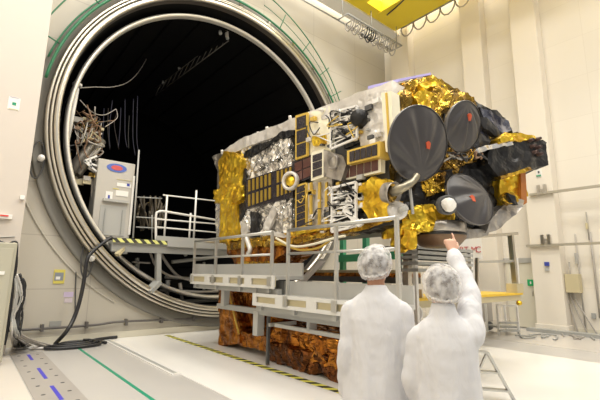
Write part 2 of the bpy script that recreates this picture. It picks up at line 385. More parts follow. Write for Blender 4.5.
for y in (10,): lathe(b, [(4.53, y), (4.47, y), (4.47, y+0.08), (4.53, y+0.08)], (CX, YW, CZ), (0, 1, 0), 64)
obj('shroud_rib', b, 'shroudm', ch)
# collar between flange and wall, with clamps
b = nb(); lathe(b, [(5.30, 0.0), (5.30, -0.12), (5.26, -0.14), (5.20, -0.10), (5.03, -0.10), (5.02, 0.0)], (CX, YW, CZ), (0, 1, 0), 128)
obj('collar', b, mat('dark grey collar', (0.20, 0.19, 0.165), 0.5), ch)  # one even dark grey over the whole collar
for k in range(9):
    a = R(13*k+24); c_, s_ = math.cos(a), math.sin(a)
    b = nb(); beam(b, (CX+5.03*c_, YW-0.2, CZ+5.03*s_), (CX+5.22*c_, YW-0.2, CZ+5.22*s_), 0.12, 0.10)
    obj('clamp', b, 'steel', ch)
def arc(r0, r1, a0, a1, y, n=60):
    return [V((CX+(r0+(r1-r0)*k/n)*math.cos(R(a0+(a1-a0)*k/n)), y, CZ+(r0+(r1-r0)*k/n)*math.sin(R(a0+(a1-a0)*k/n)))) for k in range(n+1)]
def hose(label, pts, r, m='green', extra=None, name='coolant_hose', cat='hose', group='green hoses round the chamber door'):
    b = nb(); tube(b, pts, r, 6)
    if extra: extra(b)
    return tag(obj(name, b, m), label, cat, group)
hose('thick green hose hugging the outside of the chamber flange', arc(5.16, 5.16, 172, 10, YW-0.32, 110), 0.038)
hose('second green hose pressed just outside the thick green hose', arc(5.27, 5.24, 166, 12, YW-0.25, 110), 0.022)
def spokes(r0, r1, aa):
    def f(b):
        for a in aa: rod(b, (CX+r0*math.cos(R(a)), YW-0.25, CZ+r0*math.sin(R(a))), (CX+r1*math.cos(R(a)), YW-0.3, CZ+r1*math.sin(R(a))), 0.018, 5)
    return f
hose('thin green pipe arching wide outside the upper left flange, with radial stubs', arc(5.66, 5.75, 170, 105, YW-0.30), 0.018, extra=spokes(5.2, 5.72, (161, 143, 124, 108)))
hose('outermost thin green pipe above the upper left flange', arc(6.1, 6.3, 163, 110, YW-0.28), 0.014)
hose('thin green pipe arching wide above the upper right flange, with radial stubs', arc(6.1, 5.55, 82, 30, YW-0.30), 0.022, extra=spokes(5.2, 5.9, (71, 58, 46, 36)))
hose('thinner green pipe between the wide pipe and the upper right flange', arc(5.62, 5.38, 80, 30, YW-0.28), 0.012)
hose('beige pipe curving down the wall outside the lower left flange', arc(5.62, 5.45, 200, 236, YW-0.02), 0.022, m='wall', name='wall_pipe', cat='pipe', group=None)

def P(x, y, Y): return on(x, y, 'Y', Y)
# equipment at the left inside the chamber
IY = 11.55
def cables(name, label, specs, m, cat='cable', group=None):
    b = nb()
    for pts, r in specs: tube(b, smoothpts(pts), r, 6)
    return tag(obj(name, b, m), label, cat, group)
b = nb(); rod(b, P(67, 142, IY), P(77, 88, IY), 0.06, 10); lathe(b, [(0.01, 0), (0.12, 0), (0.12, 0.06), (0.01, 0.06)], P(77, 86, IY), (0.1, 0, 1), 12)
tag(obj('support_strut', b, 'white'), 'slanted white strut just inside the chamber at upper left', 'strut')
for k, (dx, dy, w) in enumerate(((0, 0, 0.15), (7, 3, 0.11))):
    b = nb(); rod(b, P(70+dx, 172+dy, IY+0.2), P(98+dx*0.6, 138+dy, IY+0.5), w, 12)
    tag(obj('feed_pipe', b, mat('dull pipe %d' % k, (0.20, 0.18, 0.15), 0.4, 0.5)), ['thicker slanting grey pipe behind the white strut', 'thinner slanting grey pipe beside the thicker one'][k], 'pipe', 'slanting pipes inside the chamber')
rk = thing('instrument_rack', 'open frame crowded with brown wiring and connector boxes inside the chamber', 'equipment rack', P(85, 170, IY))
b = nb()
for a0, a1 in (((78, 128), (102, 134)), ((76, 160), (100, 176)), ((78, 128), (76, 200)), ((92, 176), (92, 215)), ((84, 148), (96, 160)), ((84, 168), (97, 152)), ((76, 180), (96, 178))):
    beam(b, P(*a0, IY+0.3), P(*a1, IY+0.3), 0.05)
obj('frame', b, mat('dull white tube', (0.5, 0.45, 0.38), 0.4), rk)
for k in range(16):
    x, y = rnd.uniform(74, 103), rnd.uniform(118, 136) if k < 10 else rnd.uniform(165, 200)
    if k >= 10: x = rnd.uniform(76, 92)
    p = P(x, y, IY+rnd.uniform(0.1, 0.6)); s = rnd.uniform(0.05, 0.12)
    b = nb(); box(b, p.x-s, p.x+s, p.y-0.05, p.y+0.05, p.z-s*0.7, p.z+s*0.7); obj('connector_box', b, rnd.choice(['pcable', 'gcable', 'goldd', 'beige']), rk)
for k in range(22):
    x, y = rnd.uniform(70, 96), rnd.uniform(112, 130)
    q = [P(x+rnd.uniform(-4, 12)+(j*rnd.uniform(-2, 4)), y+rnd.uniform(-8, 12)+j*(k % 3)*5, IY+rnd.uniform(0, 0.5)) for j in range(5)]
    b = nb(); tube(b, smoothpts(q, 4), rnd.choice([0.010, 0.014, 0.02]), 5); obj('wire', b, rnd.choice(['pcable', 'gcable', 'cable', 'pcable', 'beige']), rk)
cables('hanging_cable', 'long slack cable swinging from the chamber door edge to the roof', [([P(80, 88, 11.5), P(95, 87, 12), P(112, 87, 12.4), P(128, 82, 13), P(140, 70, 14), P(150, 52, 15)], 0.013)], 'gcable', group='slack cables in the chamber')
cables('hanging_cable', 'lower drooping cable loop beside the brown wiring', [([P(80, 100, 11.6), P(92, 112, 11.8), P(104, 115, 12), P(116, 109, 12.3)], 0.013), ([P(116, 109, 12.3), P(117, 118, 12.3), P(105, 127, 12)], 0.012)], 'gcable', group='slack cables in the chamber')
for k in range(9):
    x = 104+k*4.2; q = [P(x, rnd.uniform(96, 118), 13), P(x+rnd.uniform(-4, 4), rnd.uniform(125, 140), 13), P(x+rnd.uniform(-3, 3), rnd.uniform(145, 156), 13)]
    cables('hanging_wire', 'faint thin dark wire hanging above the white electronics cabinet', [(q, 0.015)], mat('faint wire %d' % k, rnd.choice([(0.03, 0.03, 0.025), (0.02, 0.02, 0.04), (0.03, 0.02, 0.015)]), 0.5), 'wire', 'thin wires above the white cabinet')
bo = thing('camera_boom', 'thin dark lattice arm with small lamps hanging from the chamber roof', 'boom', P(228, 22, 12.6))
b = nb(); A_, B_ = P(229, 32, 11.9), P(156, 88, 16.5)
for dz in (0, 0.35): rod(b, A_-V((0, 0, dz)), B_-V((0, 0, dz)), 0.02, 5)
for k in range(12):
    p, q = A_.lerp(B_, k/12), A_.lerp(B_, (k+1)/12); rod(b, p, q-V((0, 0, 0.35)), 0.015, 5)
obj('lattice_arm', b, mat('dim arm', (0.12, 0.11, 0.09), 0.5), bo)
for x, y, Y in ((222, 22, 11.6), (227, 36, 11.6), (220, 31, 11.6), (239, 26, 11.6), (204, 45, 13.5), (195, 52, 14), (179, 67, 15), (163, 81, 16)):
    p = P(x, y, Y); b = nb(); lathe(b, [(0.01, 0.0), (0.05, 0), (0.06, 0.14), (0.01, 0.14)], p, (0, -0.4, -1), 10); obj('lamp_head', b, 'grey', bo)
b = nb(); beam(b, P(226, 20, 11.5), P(227, 37, 11.5), 0.09); beam(b, P(221, 16, 11.5), P(234, 22, 11.5), 0.07); beam(b, P(237, 19, 11.5), P(239, 28, 11.5), 0.06); obj('mount', b, 'gcable', bo)

# white electronics cabinet
cb = thing('electronics_cabinet', 'white electronics cabinet with oval blue and red emblem on the chamber platform', 'cabinet', (2.85, 11.6, 2.5))
Yc = 11.45; x0, x1, z0, z1 = 2.42, 3.38, 2.52, 4.62
b = nb(); box(b, x0, x1, Yc, Yc+0.6, z0, z1); obj('body', b, mat('grey white enamel', (0.52, 0.49, 0.44), 0.4), cb, bevel=0.015)
b = nb(); box(b, x0+0.16, x1-0.14, Yc-0.02, Yc, z0+0.05, z0+0.85); ldoor = obj('lower_door', b, 'lgrey', cb, bevel=0.005)
b = nb(); box(b, x0+0.2, x0+0.85, Yc-0.10, Yc, z0+0.95, z0+1.02); obj('shelf', b, 'lgrey', cb)
b = nb()
for xx in (x0+0.28, x1-0.24): beam(b, (xx, Yc-0.05, z0+0.1), (xx, Yc-0.05, z0+0.75), 0.02)
obj('door_handle', b, 'grey', ldoor)
b = nb(); beam(b, (x1-0.02, Yc-0.03, z0+0.1), (x1-0.02, Yc-0.03, z1-0.35), 0.05); obj('side_rail', b, 'white', cb)
ec = P(117, 168, Yc-0.012)
b = nb()
for r_, dd, mi in ((0.26, 0.0, 0), (0.15, -0.006, 1)):
    vs = [b.verts.new((ec.x+r_*math.cos(2*PI*k/32), Yc-0.012+dd, ec.z+r_*0.46*math.sin(2*PI*k/32))) for k in range(32)]; b.faces.new(vs).material_index = mi
    vs2 = [b.verts.new((v.co.x, Yc-0.001, v.co.z)) for v in vs]
    for k in range(32): b.faces.new((vs[k], vs[(k+1) % 32], vs2[(k+1) % 32], vs2[k])).material_index = mi
obj('emblem', b, ['logo', 'logor'], cb)
for (xa, ya, xb, yb, mm) in ((117, 179, 133, 181.5, 'label'), (117, 182.5, 131, 188, 'white'), (127, 183.5, 129.5, 186.5, 'bluebox'), (113, 188, 119, 189.5, 'label'), (116, 190, 128, 197, 'white'), (106, 191, 112, 202, 'white'), (108, 195, 109.5, 200, 'bluebox')):
    p, q = P(xa, ya, Yc-0.01), P(xb, yb, Yc-0.01); b = nb(); k_ = 0.006 if mm == 'bluebox' else 0
    box(b, p.x, q.x, Yc-0.012-k_, Yc-0.001, q.z, p.z); obj('sticker', b, mm, cb)
for k, (y0_, y1_) in enumerate(((158, 162), (161, 170))):
    pass
b = nb()
for a0, a1 in (((84, 161), (97, 156)), ((84, 161), (97, 166)), ((84, 161), (97, 172)), ((90, 159), (91, 168))): beam(b, P(*a0, Yc+0.1), P(*a1, Yc+0.1), 0.045)
obj('side_bracket', b, 'white', cb)

# platform in the chamber mouth
PZ = 2.42
pf = thing('work_platform', 'platform across the chamber mouth with a striped yellow edge', 'platform', (4.3, 10.9, PZ))
b = nb(); box(b, 2.75, 6.1, 10.62, 13.2, PZ-0.10, PZ-0.02); obj('deck', b, 'grey', pf)
b = nb(); box(b, 2.75, 4.12, 10.58, 10.62, PZ-0.07, PZ+0.03); obj('striped_edge', b, 'hazx', pf)
b = nb(); box(b, 3.85, 6.1, 10.66, 10.69, PZ-0.02, PZ+0.16); box(b, 4.13, 6.1, 10.57, 10.615, PZ-0.12, PZ-0.01); obj('kick_board', b, 'lgrey', pf)
b = nb(); box(b, 2.75, 6.1, 10.66, 10.80, PZ-0.30, PZ-0.10); box(b, 3.0, 3.15, 10.7, 12.8, PZ-0.35, PZ-0.1); obj('under_beam', b, 'grey', pf)
b = nb(); beam(b, P(158, 250, 10.75), P(158, 284, 10.75), 0.16, 0.12); beam(b, P(158, 282, 10.7), P(148, 292, 10.6), 0.28, 0.1); obj('bracket', b, 'grey', pf)
b = nb(); beam(b, P(125, 246, 10.75), P(117, 255, 10.6), 0.12, 0.08); obj('bracket', b, 'beige', pf)
rl = thing('guard_rail', 'white tubular guard rail on the chamber platform', 'railing', (4.7, 10.9, PZ))
Yr = 10.85
b = nb(); tube(b, smoothpts([P(156, 241, Yr), P(156, 216, Yr), P(158, 212, Yr), P(162, 211, Yr)], 5)+[P(216, 220, Yr)], 0.032); obj('top_rail', b, 'white', rl)
for xx in (164, 189, 193.5):
    b = nb(); p = P(xx, 241, Yr); yt = {164: 195, 189: 213, 193.5: 190}[xx]; q = P(xx, yt, Yr); rod(b, (p.x, Yr, PZ), (p.x, Yr, q.z), 0.028); obj('post', b, 'white', rl)
for (a0, a1) in (((156, 219), (216, 224)), ((156, 227), (216, 232.5))):
    b = nb(); rod(b, P(*a0, Yr), P(*a1, Yr), 0.022); obj('mid_rail', b, 'white', rl)
b = nb(); rod(b, P(163, 195, Yr+0.03), P(216, 201, Yr+0.03), 0.02); obj('upper_rail', b, 'white', rl)
r2 = thing('thin_guard_rail', 'thin grey rail and tall post beside the white electronics cabinet', 'railing', (3.6, 11.2, PZ))
b = nb(); rod(b, P(139, 150, 11.3), P(133, 238, 11.3), 0.022); obj('tall_post', b, 'lgrey', r2)
for y in (197, 217, 227): b = nb(); rod(b, P(136, y, 11.35), P(162, y+1.5, 11.35), 0.016); obj('cross_rail', b, 'grey', r2)
b = nb(); rod(b, P(152, 215, 11.35), P(152, 240, 11.35), 0.016); obj('short_post', b, 'grey', r2)
for k in range(6):
    x = 138+k*5; q = [P(x+rnd.uniform(-4, 4), rnd.uniform(196, 232), 12.2+rnd.uniform(-.3, .3)) for j in range(7)]
    cables('coiled_cable', 'loop of brown cable heaped behind the thin grey rail', [(q, 0.03)], mat('dull brown cable %d' % k, (0.07, 0.055, 0.035), 0.5), 'cable', 'brown cables behind the thin rail')
# pipes, brackets and hoses under the platform
for k, (pts, r, m_) in enumerate((([(150, 252), (156, 266), (168, 275), (182, 278)], 0.035, 'gcable'), ([(160, 252), (168, 265), (178, 276), (190, 280)], 0.045, 'gcable'),
                          ([(180, 248), (184, 252), (186, 256)], 0.05, 'lgrey'), ([(132, 262), (150, 263)], 0.03, 'gcable'), ([(172, 262), (215, 257)], 0.06, 'grey'),
                          ([(165, 277), (215, 280)], 0.05, 'grey'), ([(160, 290), (200, 292), (218, 291)], 0.045, 'gcable'), ([(160, 299), (190, 301), (218, 300)], 0.06, 'grey'), ([(168, 280), (166, 300)], 0.07, 'lgrey'), ([(180, 283), (182, 300)], 0.05, 'gcable'), ([(137, 258), (137, 275)], 0.06, 'grey'), ([(204, 262), (204, 290)], 0.04, 'grey'))):
    lab = ['grey hose drooping farthest left under the chamber platform', 'thicker grey hose drooping under the chamber platform', 'short pale bent hose just under the platform edge', 'thin level pipe at the left under the platform',
           'grey horizontal beam right below the platform', 'second grey horizontal beam below the platform', 'pale level pipe low in the chamber mouth', 'lowest grey level pipe in the chamber mouth',
           'pale upright stub low in the chamber mouth', 'thin upright stub beside the pale stub', 'grey upright strut left of the platform bracket', 'grey upright strut near the gantry'][k]
    cables('chamber_pipe', lab, [([P(x, y, 11.35+0.1*(k % 3)) for x, y in pts], r)], m_, 'pipe', 'pipes under the chamber platform')

# ================================================================== the satellite
XS = 4.8
nW = V((-math.sin(R(20)), -math.cos(R(20)), 0)); pW = V((XS, 3.65, 3.5))
def S(x, y, off=0.0): return on(x, y, 'X', XS-off)          # on the long side that faces the camera
def W(x, y, off=0.0): return onp(x, y, pW + nW*off, nW)      # on the end that carries the dishes
sat = thing('satellite', 'large satellite wrapped in gold, silver and black foil with three dark dishes', 'satellite', (6.0, 6.5, 2.4))
def spart(name, pts, t, m, L=0.10, amp=0.02, freq=5, off=0.0, f=S, label=None, parent=None):
    b = nb(); slab(b, [f(x, y, off) for x, y in pts], t, L, amp, freq, seed=len(bpy.data.objects) % 50)
    o = obj(name, b, m, parent or sat)
    if label: o['label'] = label
    return o
# core structure
b = nb(); prism(b, [(XS+0.06, 3.75, 2.5), (XS+0.06, 9.1, 2.45), (XS+0.06, 9.1, 4.55), (XS+0.06, 3.75, 4.45)], (2.4, 0, 0)); obj('bus_structure', b, 'dgrey', sat)
spart('roof_blanket', [(222, 152), (240, 139), (330, 104), (392, 80), (392, 93), (330, 117), (246, 147), (224, 157)], 2.3, 'silverw', 0.14, 0.02, 3, 0.06)
spart('side_blanket', [(238, 150), (290, 128), (292, 168), (246, 184), (244, 160)], 0.10, 'silver', 0.07, 0.045, 6, 0.02)
spart('black_blanket', [(244, 153), (255, 145), (270, 141), (282, 131), (294, 130), (294, 135), (276, 139), (264, 148), (250, 157), (244, 158)], 0.05, 'bfoil', 0.07, 0.02, 6, 0.10)
spart('side_blanket', [(240, 206), (292, 192), (292, 240), (268, 246), (240, 250)], 0.10, 'silver', 0.07, 0.05, 6, 0.02)
spart('black_blanket', [(250, 212), (257, 212), (258, 236), (250, 238)], 0.04, 'bfoil', 0.07, 0.01, 6, 0.10)
spart('black_blanket', [(238, 170), (245, 168), (246, 208), (240, 222), (236, 220)], 0.04, 'bfoil', 0.07, 0.02, 6, 0.08)
for q in ([(262, 228), (272, 206), (277, 210), (268, 232)], [(268, 230), (290, 236), (290, 240), (266, 234)], [(240, 224), (247, 217), (248, 232), (242, 238)]):
    spart('silver_fold', q, 0.05, 'silverw', 0.06, 0.02, 6, 0.12)
# gold wrapped column at the far end
spart('gold_column', [(218, 162), (224, 151), (236, 153), (242, 160), (240, 188), (220, 190)], 0.55, 'gold', 0.08, 0.03, 6, 0.14)
spart('gold_column', [(214, 190), (240, 185), (241, 200), (232, 204), (214, 203)], 0.60, 'gold', 0.08, 0.04, 6, 0.18)
spart('gold_column', [(220, 202), (237, 202), (239, 240), (219, 243)], 0.5, 'gold', 0.08, 0.03, 6, 0.12)
spart('silver_wrap', [(212, 157), (219, 153), (224, 156), (219, 186), (217, 190), (217, 170)], 0.5, 'grayfoil', 0.08, 0.03, 6, 0.05)
spart('silver_wrap', [(216, 202), (222, 200), (220, 240), (216, 243)], 0.5, 'silver', 0.08, 0.03, 6, 0.05)
# radiator grid
rg = spart('heat_pipe_panel', [(246, 180), (293, 165), (293, 197), (246, 209)], 0.05, 'cell', 5, 0.0, 5, 0.10)
rg['label'] = 'black panel with two rows of gold strips'
for row in range(2):
    for k in range(11):
        x0 = 248+k*4.1
        if k in (6,): continue
        x1 = x0+1.9; ytop = 181-(x0-246)*0.315+row*14.5-(x0-246)*0.02*row; h = 11.5
        q = [S(x0, ytop, 0.115), S(x1, ytop-0.6, 0.115), S(x1, ytop+h-0.8, 0.115), S(x0, ytop+h, 0.115)]
        b = nb(); prism(b, q, (0.03, 0, 0)); obj('gold_strip', b, 'gstrip', rg)
def panel(cells, frame_pts, off, m='cell', border='gtape', nx=1, ny=1, name='radiator_panel', gap=1.2, f=S, t=0.05, bd=0.0):
    b = nb(); prism(b, [f(x, y, off) for x, y in frame_pts], (t, 0, 0) if f is S else -nW*t)
    p = obj(name, b, border, sat)
    (a, b_, c, d) = [V((x, y, 0)) for x, y in cells]        # tl, tr, br, bl
    for i in range(nx):
        for j in range(ny):
            def bl(u, v): q = a.lerp(b_, u).lerp(d.lerp(c, u), v); return (q.x, q.y)
            g = 0.06/nx if nx > 1 else 0; h = 0.06/ny if ny > 1 else 0
            qs = [bl(i/nx+g, j/ny+h), bl((i+1)/nx-g, j/ny+h), bl((i+1)/nx-g, (j+1)/ny-h), bl(i/nx+g, (j+1)/ny-h)]
            bb = nb(); prism(bb, [f(x, y, off+0.012) for x, y in qs], (0.02, 0, 0) if f is S else -nW*0.02); obj('film_tile', bb, m, p)
    return p
panel([(296.5, 117), (305.5, 114), (305.5, 155), (296.5, 158)], [(295.3, 115.6), (307, 112.2), (307, 156), (295.3, 160)], 0.14, ny=3)
panel([(296.5, 187), (304.5, 184), (304.5, 225), (296.5, 228)], [(295.3, 185.5), (305.8, 182.3), (305.8, 226.5), (295.3, 230)], 0.14, ny=6, border='gtape')
panel([(294, 163), (311, 156), (311, 176), (294, 183)], [(292, 162), (313, 154), (313, 177), (292, 185)], 0.10, nx=2, ny=2, m='cellb', border='cell')
panel([(312.5, 155), (321.5, 152), (321.5, 175), (312.5, 178)], [(311, 153), (323.5, 149), (323.5, 177), (311, 181)], 0.22, border='ctape', t=0.2, ny=3)
panel([(349, 152), (377, 144), (377, 155), (349, 162)], [(347, 150.8), (380, 141), (380, 156.5), (347, 164.5)], 0.24, nx=5, border='gtape', t=0.25)
panel([(342, 168), (378, 159.5), (378, 170), (342, 179)], [(340, 166), (381, 157.5), (381, 172), (340, 181)], 0.12, nx=5, m='cellb', border='ctape', t=0.1)
# white and cream blocks
spart('cream_blanket', [(308, 112), (330, 106), (331, 152), (308, 157)], 0.10, 'ctape', 0.10, 0.015, 5, 0.06)
spart('cream_blanket', [(358, 98), (384, 90), (386, 140), (360, 146)], 0.12, 'silverw', 0.08, 0.03, 5, 0.10)
spart('black_blanket', [(340, 113), (366, 104), (366, 140), (352, 146), (344, 148)], 0.05, 'bfoil', 0.08, 0.02, 5, 0.03)
spart('gold_patch', [(311, 137), (324, 134), (325, 144), (313, 146)], 0.05, 'gold', 0.05, 0.02, 8, 0.12)
spart('cream_blanket', [(306, 184), (332, 176), (332, 228), (306, 234)], 0.10, 'silverw', 0.08, 0.02, 5, 0.08)
for xa in (309.5, 318, 325):
    spart('gold_tape', [(xa, 183), (xa+2, 182), (xa+1.6, 230), (xa-0.6, 231)], 0.03, 'gtape', 0.1, 0.008, 5, 0.15)
spart('black_blanket', [(333, 182), (360, 176), (362, 224), (333, 232)], 0.05, 'bfoil', 0.08, 0.02, 5, 0.03)
spart('gold_edge', [(296, 228), (334, 222), (334, 228), (296, 235)], 0.05, 'gold', 0.08, 0.02, 6, 0.14)
b = nb(); b2 = [S(386, 91, .12), S(392, 89, .12), S(398, 215, .12), S(390, 216, .12)]
spart('corner_strip', [(381, 93), (391, 91), (394, 150), (386, 152)], 0.2, 'ctape', 0.12, 0.008, 4, 0.16)
spart('corner_strip', [(385, 93), (386.6, 92.6), (390, 150), (388.4, 151)], 0.03, 'gtape', 0.12, 0.004, 4, 0.18)
b.free()
# scattered white labels, clips and small fittings on the middle of the side
frames = [([(331, 113), (357, 106), (357, 138), (331, 149)], 7), ([(332, 188), (356, 182), (356, 226), (332, 232)], 8)]
for quad, nd in frames:
    b = nb(); q = [S(x, y, 0.20) for x, y in quad]
    for i in range(4): beam(b, q[i], q[(i+1) % 4], 0.035)
    lt = obj('lattice_frame', b, 'white', sat)
    a, b_, c, d = q
    for k in range(nd):
        b = nb(); p0 = a.lerp(d, (k+0.2)/nd); p1 = b_.lerp(c, (k+(1.0 if k % 2 else -0.1)+0.2)/nd)
        p1 = b_.lerp(c, min(max((k+(0.9 if k % 2 else -0.3))/nd, 0), 1)); beam(b, p0, p1, 0.016); obj('brace', b, 'white', lt)
    for k in range(26):
        u, v_ = rnd.random(), rnd.random(); p = a.lerp(b_, u).lerp(d.lerp(c, u), v_)
        b = nb(); s = rnd.uniform(0.03, 0.06); box(b, p.x, p.x+0.05, p.y-s, p.y+s, p.z-0.02, p.z+0.02); obj('clip', b, rnd.choice(['white', 'silverw', 'lgrey']), lt)
for k in range(46):
    x = rnd.uniform(308, 384); y = rnd.uniform(102, 150)-(x-345)*0.3 if k % 2 else rnd.uniform(182, 232)-(x-330)*0.2
    x = min(x, 360) if k % 2 == 0 else x
    p = S(x, y, 0.14); s = rnd.uniform(0.025, 0.07); b = nb(); box(b, p.x-0.02, p.x+0.06, p.y-s, p.y+s, p.z-s*0.6, p.z+s*0.6)
    obj('fitting', b, rnd.choice(['white', 'silverw', 'gtape', 'lgrey', 'dgrey', 'silver']), sat)
for q in ([(250, 160), (258, 154), (262, 166), (254, 172)], [(266, 150), (276, 145), (278, 158), (270, 162)], [(280, 142), (290, 138), (290, 152), (282, 156)], [(276, 208), (290, 203), (290, 216), (280, 222)], [(246, 212), (250, 210), (250, 228), (246, 230)], [(310, 158), (322, 150), (324, 156), (312, 164)]):
    spart('silver_fold', q, 0.05, 'silver', 0.05, 0.04, 7, 0.11)
for k in range(26):
    cx_, cy_ = (rnd.uniform(308, 358), rnd.uniform(112, 150)) if k % 2 else (rnd.uniform(300, 356), rnd.uniform(184, 226))
    b = nb(); tube(b, smoothpts([S(cx_+rnd.uniform(-9, 9), cy_+rnd.uniform(-8, 8), 0.2+rnd.uniform(0, .06)) for _ in range(4)], 4), 0.011, 5); obj('harness_cable', b, rnd.choice(['white', 'gtape', 'cable', 'silverw', 'cable']), sat)
# silver sensor box with a round lens, white ring thruster, round black cover
b = nb(); q = [S(324, 150, 0.22), S(343, 156, 0.22), S(346, 165, 0.22), S(341, 181, 0.22), S(323, 176, 0.22)]
prism(b, q, (0.22, 0, 0)); sb = obj('sensor_box', b, 'grayfoil', sat)
b = nb(); lathe(b, [(0.001, 0.02), (0.08, 0.02), (0.10, 0.0), (0.12, 0.03), (0.13, 0.0), (0.13, -0.04)], S(332.5, 162, 0.26), (-1, 0, 0), 24); obj('sensor_lens', b, 'grayfoil', sb)
b = nb(); lathe(b, [(0.13, -0.03), (0.13, 0.04), (0.155, 0.06), (0.185, 0.04), (0.185, -0.03)], S(290.5, 181, 0.20), (-1, -0.3, 0), 28); rt_ = obj('thruster_ring', b, 'silverw', sat)
b = nb(); lathe(b, [(0.001, 0.03), (0.09, 0.03), (0.10, -0.03)], S(290.5, 181, 0.20), (-1, -0.3, 0), 20); obj('thruster_core', b, 'gold', rt_)
b = nb(); lathe(b, [(0.001, 0.08), (0.12, 0.08), (0.15, 0.0), (0.15, -0.1)], S(359, 118, 0.2), (-1, -0.3, 0), 24); obj('round_cover', b, 'bfoil', sat)
spart('gold_blanket', [(355, 184), (372, 178), (388, 181), (392, 214), (370, 222), (360, 206)], 0.3, 'gold', 0.09, 0.04, 5, 0.14)
spart('black_blanket', [(360, 214), (394, 206), (398, 222), (356, 234)], 0.3, 'bfoil', 0.09, 0.03, 5, 0.08)
for q in ([(344, 206), (362, 224), (358, 227), (342, 211)],): spart('white_strut', q, 0.05, 'white', 0.2, 0.0, 5, 0.24)
spart('rail_foil', [(262, 241), (300, 236), (345, 228), (345, 231), (300, 240), (264, 245)], 0.3, 'brown', 0.09, 0.03, 6, 0.12)
spart('lower_edge', [(243, 240), (296, 231), (360, 224), (400, 212), (400, 218), (360, 231), (296, 239), (243, 247)], 0.4, 'golda', 0.10, 0.02, 6, 0.10)

# ---- end face
def wpart(name, pts, t, m, L=0.09, amp=0.025, freq=5, off=0.0, label=None): return spart(name, pts, t, m, L, amp, freq, off, W, label)
wpart('end_blanket', [(388, 86), (430, 76), (450, 84), (462, 100), (462, 180), (455, 235), (400, 236), (392, 200)], 0.5, 'goldd', 0.12, 0.04, 4, -0.10)
wpart('gold_blanket', [(398, 94), (410, 82), (432, 75), (446, 84), (452, 98), (440, 118), (425, 118), (405, 108)], 0.6, 'golda', 0.09, 0.06, 4, 0.0)
wpart('gold_puff', [(413, 96), (424, 90), (434, 93), (430, 108), (420, 108)], 0.2, 'gold', 0.07, 0.04, 5, 0.12)
wpart('gold_puff', [(418, 84), (432, 78), (438, 84), (424, 90)], 0.2, 'gold', 0.07, 0.04, 5, 0.10)
wpart('bronze_blanket', [(395, 96), (405, 88), (412, 96), (408, 110), (398, 112)], 0.3, 'goldd', 0.07, 0.05, 5, 0.08)
b = nb(); q = [S(368, 86.2, 0.05), W(398, 79, 0.02), W(431, 72.6, 0.02), W(431, 74.6, 0.02), W(398, 81.5, 0.02), S(368, 88.6, 0.05)]
for i in (0, 1): prism(b, [q[i], q[i+1], q[4-i], q[5-i]], (0.02, 0.02, 0))
obj('edge_strip', b, 'purple', sat)
# middle dark bulk behind the dishes
wpart('black_blanket', [(446, 96), (470, 98), (482, 106), (505, 117), (512, 132), (545, 142), (545, 165), (520, 176), (512, 205), (492, 230), (470, 226), (455, 220), (440, 160)], 0.9, 'bfoil', 0.12, 0.06, 4, -0.10)
wpart('bronze_blanket', [(440, 84), (452, 86), (474, 98), (476, 108), (456, 112), (446, 104)], 0.4, 'goldd', 0.09, 0.06, 5, -0.04)
wpart('film_fold', [(480, 108), (487, 111), (508, 121), (512, 131), (498, 134), (486, 124)], 0.25, 'bluefoil', 0.09, 0.03, 4, 0.02)
wpart('film_fold', [(478, 122), (487, 126), (498, 136), (490, 144), (480, 138)], 0.2, 'bluefoil', 0.08, 0.04, 4, 0.04)
wpart('black_fold', [(480, 118), (486, 118), (504, 134), (500, 138), (484, 128)], 0.1, 'bfoil', 0.08, 0.03, 4, 0.10)
wpart('black_fold', [(478, 132), (490, 140), (484, 152), (474, 148)], 0.1, 'bfoil', 0.08, 0.03, 4, 0.12)
# antenna tower
wpart('antenna_tower', [(490, 144), (512, 141), (535, 139), (545, 141), (547, 165), (541, 167), (500, 178), (488, 164)], 0.55, 'bfoil', 0.09, 0.035, 4, 0.15)
wpart('tower_edge', [(474, 150), (490, 145), (512, 142), (513, 144.5), (490, 149), (476, 154)], 0.12, 'silver', 0.08, 0.02, 6, 0.24)
wpart('tower_edge', [(500, 176), (520, 170), (530, 167), (531, 170), (512, 176), (501, 179)], 0.12, 'golda', 0.08, 0.02, 6, 0.22)
wpart('gold_puff', [(498, 140), (506, 133), (518, 133), (536, 136), (536, 139), (512, 142), (500, 144)], 0.3, 'gold', 0.06, 0.03, 6, 0.17)
wpart('gold_puff', [(500, 138), (509, 133), (510, 140), (502, 143)], 0.2, 'gold', 0.06, 0.02, 6, 0.3)
for k, (x, y) in enumerate(((534, 139), (541, 138), (536, 145), (542, 146), (538, 151), (543, 153))):
    p = W(x-1.5, y+0.5, 0.22); b = nb(); lathe(b, [(0.01, 0.01), (0.022, 0.03), (0.03, 0.0), (0.04, -0.1)], p, nW, 12); obj('feed_horn', b, mat('mauve brown %d' % k, (0.07, 0.04, 0.035), 0.5), sat)
wpart('gold_blanket', [(500, 180), (524, 171), (527, 196), (516, 202), (502, 206)], 0.3, 'gold', 0.08, 0.04, 5, 0.05)
wpart('amber_strip', [(521, 170), (525.5, 169), (527, 203), (521, 206)], 0.3, mat('amber board', (0.35, 0.12, 0.02), 0.4), 0.15, 0.006, 5, 0.10)
wpart('silver_cone', [(500, 208), (512, 200), (525, 200), (524, 207), (496, 230), (486, 233), (492, 218)], 0.35, 'grayfoil', 0.09, 0.03, 5, 0.12)
wpart('gold_patch', [(502, 197), (510, 192), (520, 200), (512, 205)], 0.1, 'golda', 0.07, 0.03, 6, 0.22)
wpart('black_fold', [(508, 193), (514, 196), (518, 205), (511, 202)], 0.1, 'bfoil', 0.07, 0.02, 6, 0.26)
wpart('bronze_blanket', [(432, 150), (455, 148), (478, 144), (480, 158), (458, 168), (436, 172)], 0.3, 'goldd', 0.08, 0.05, 6, 0.05)
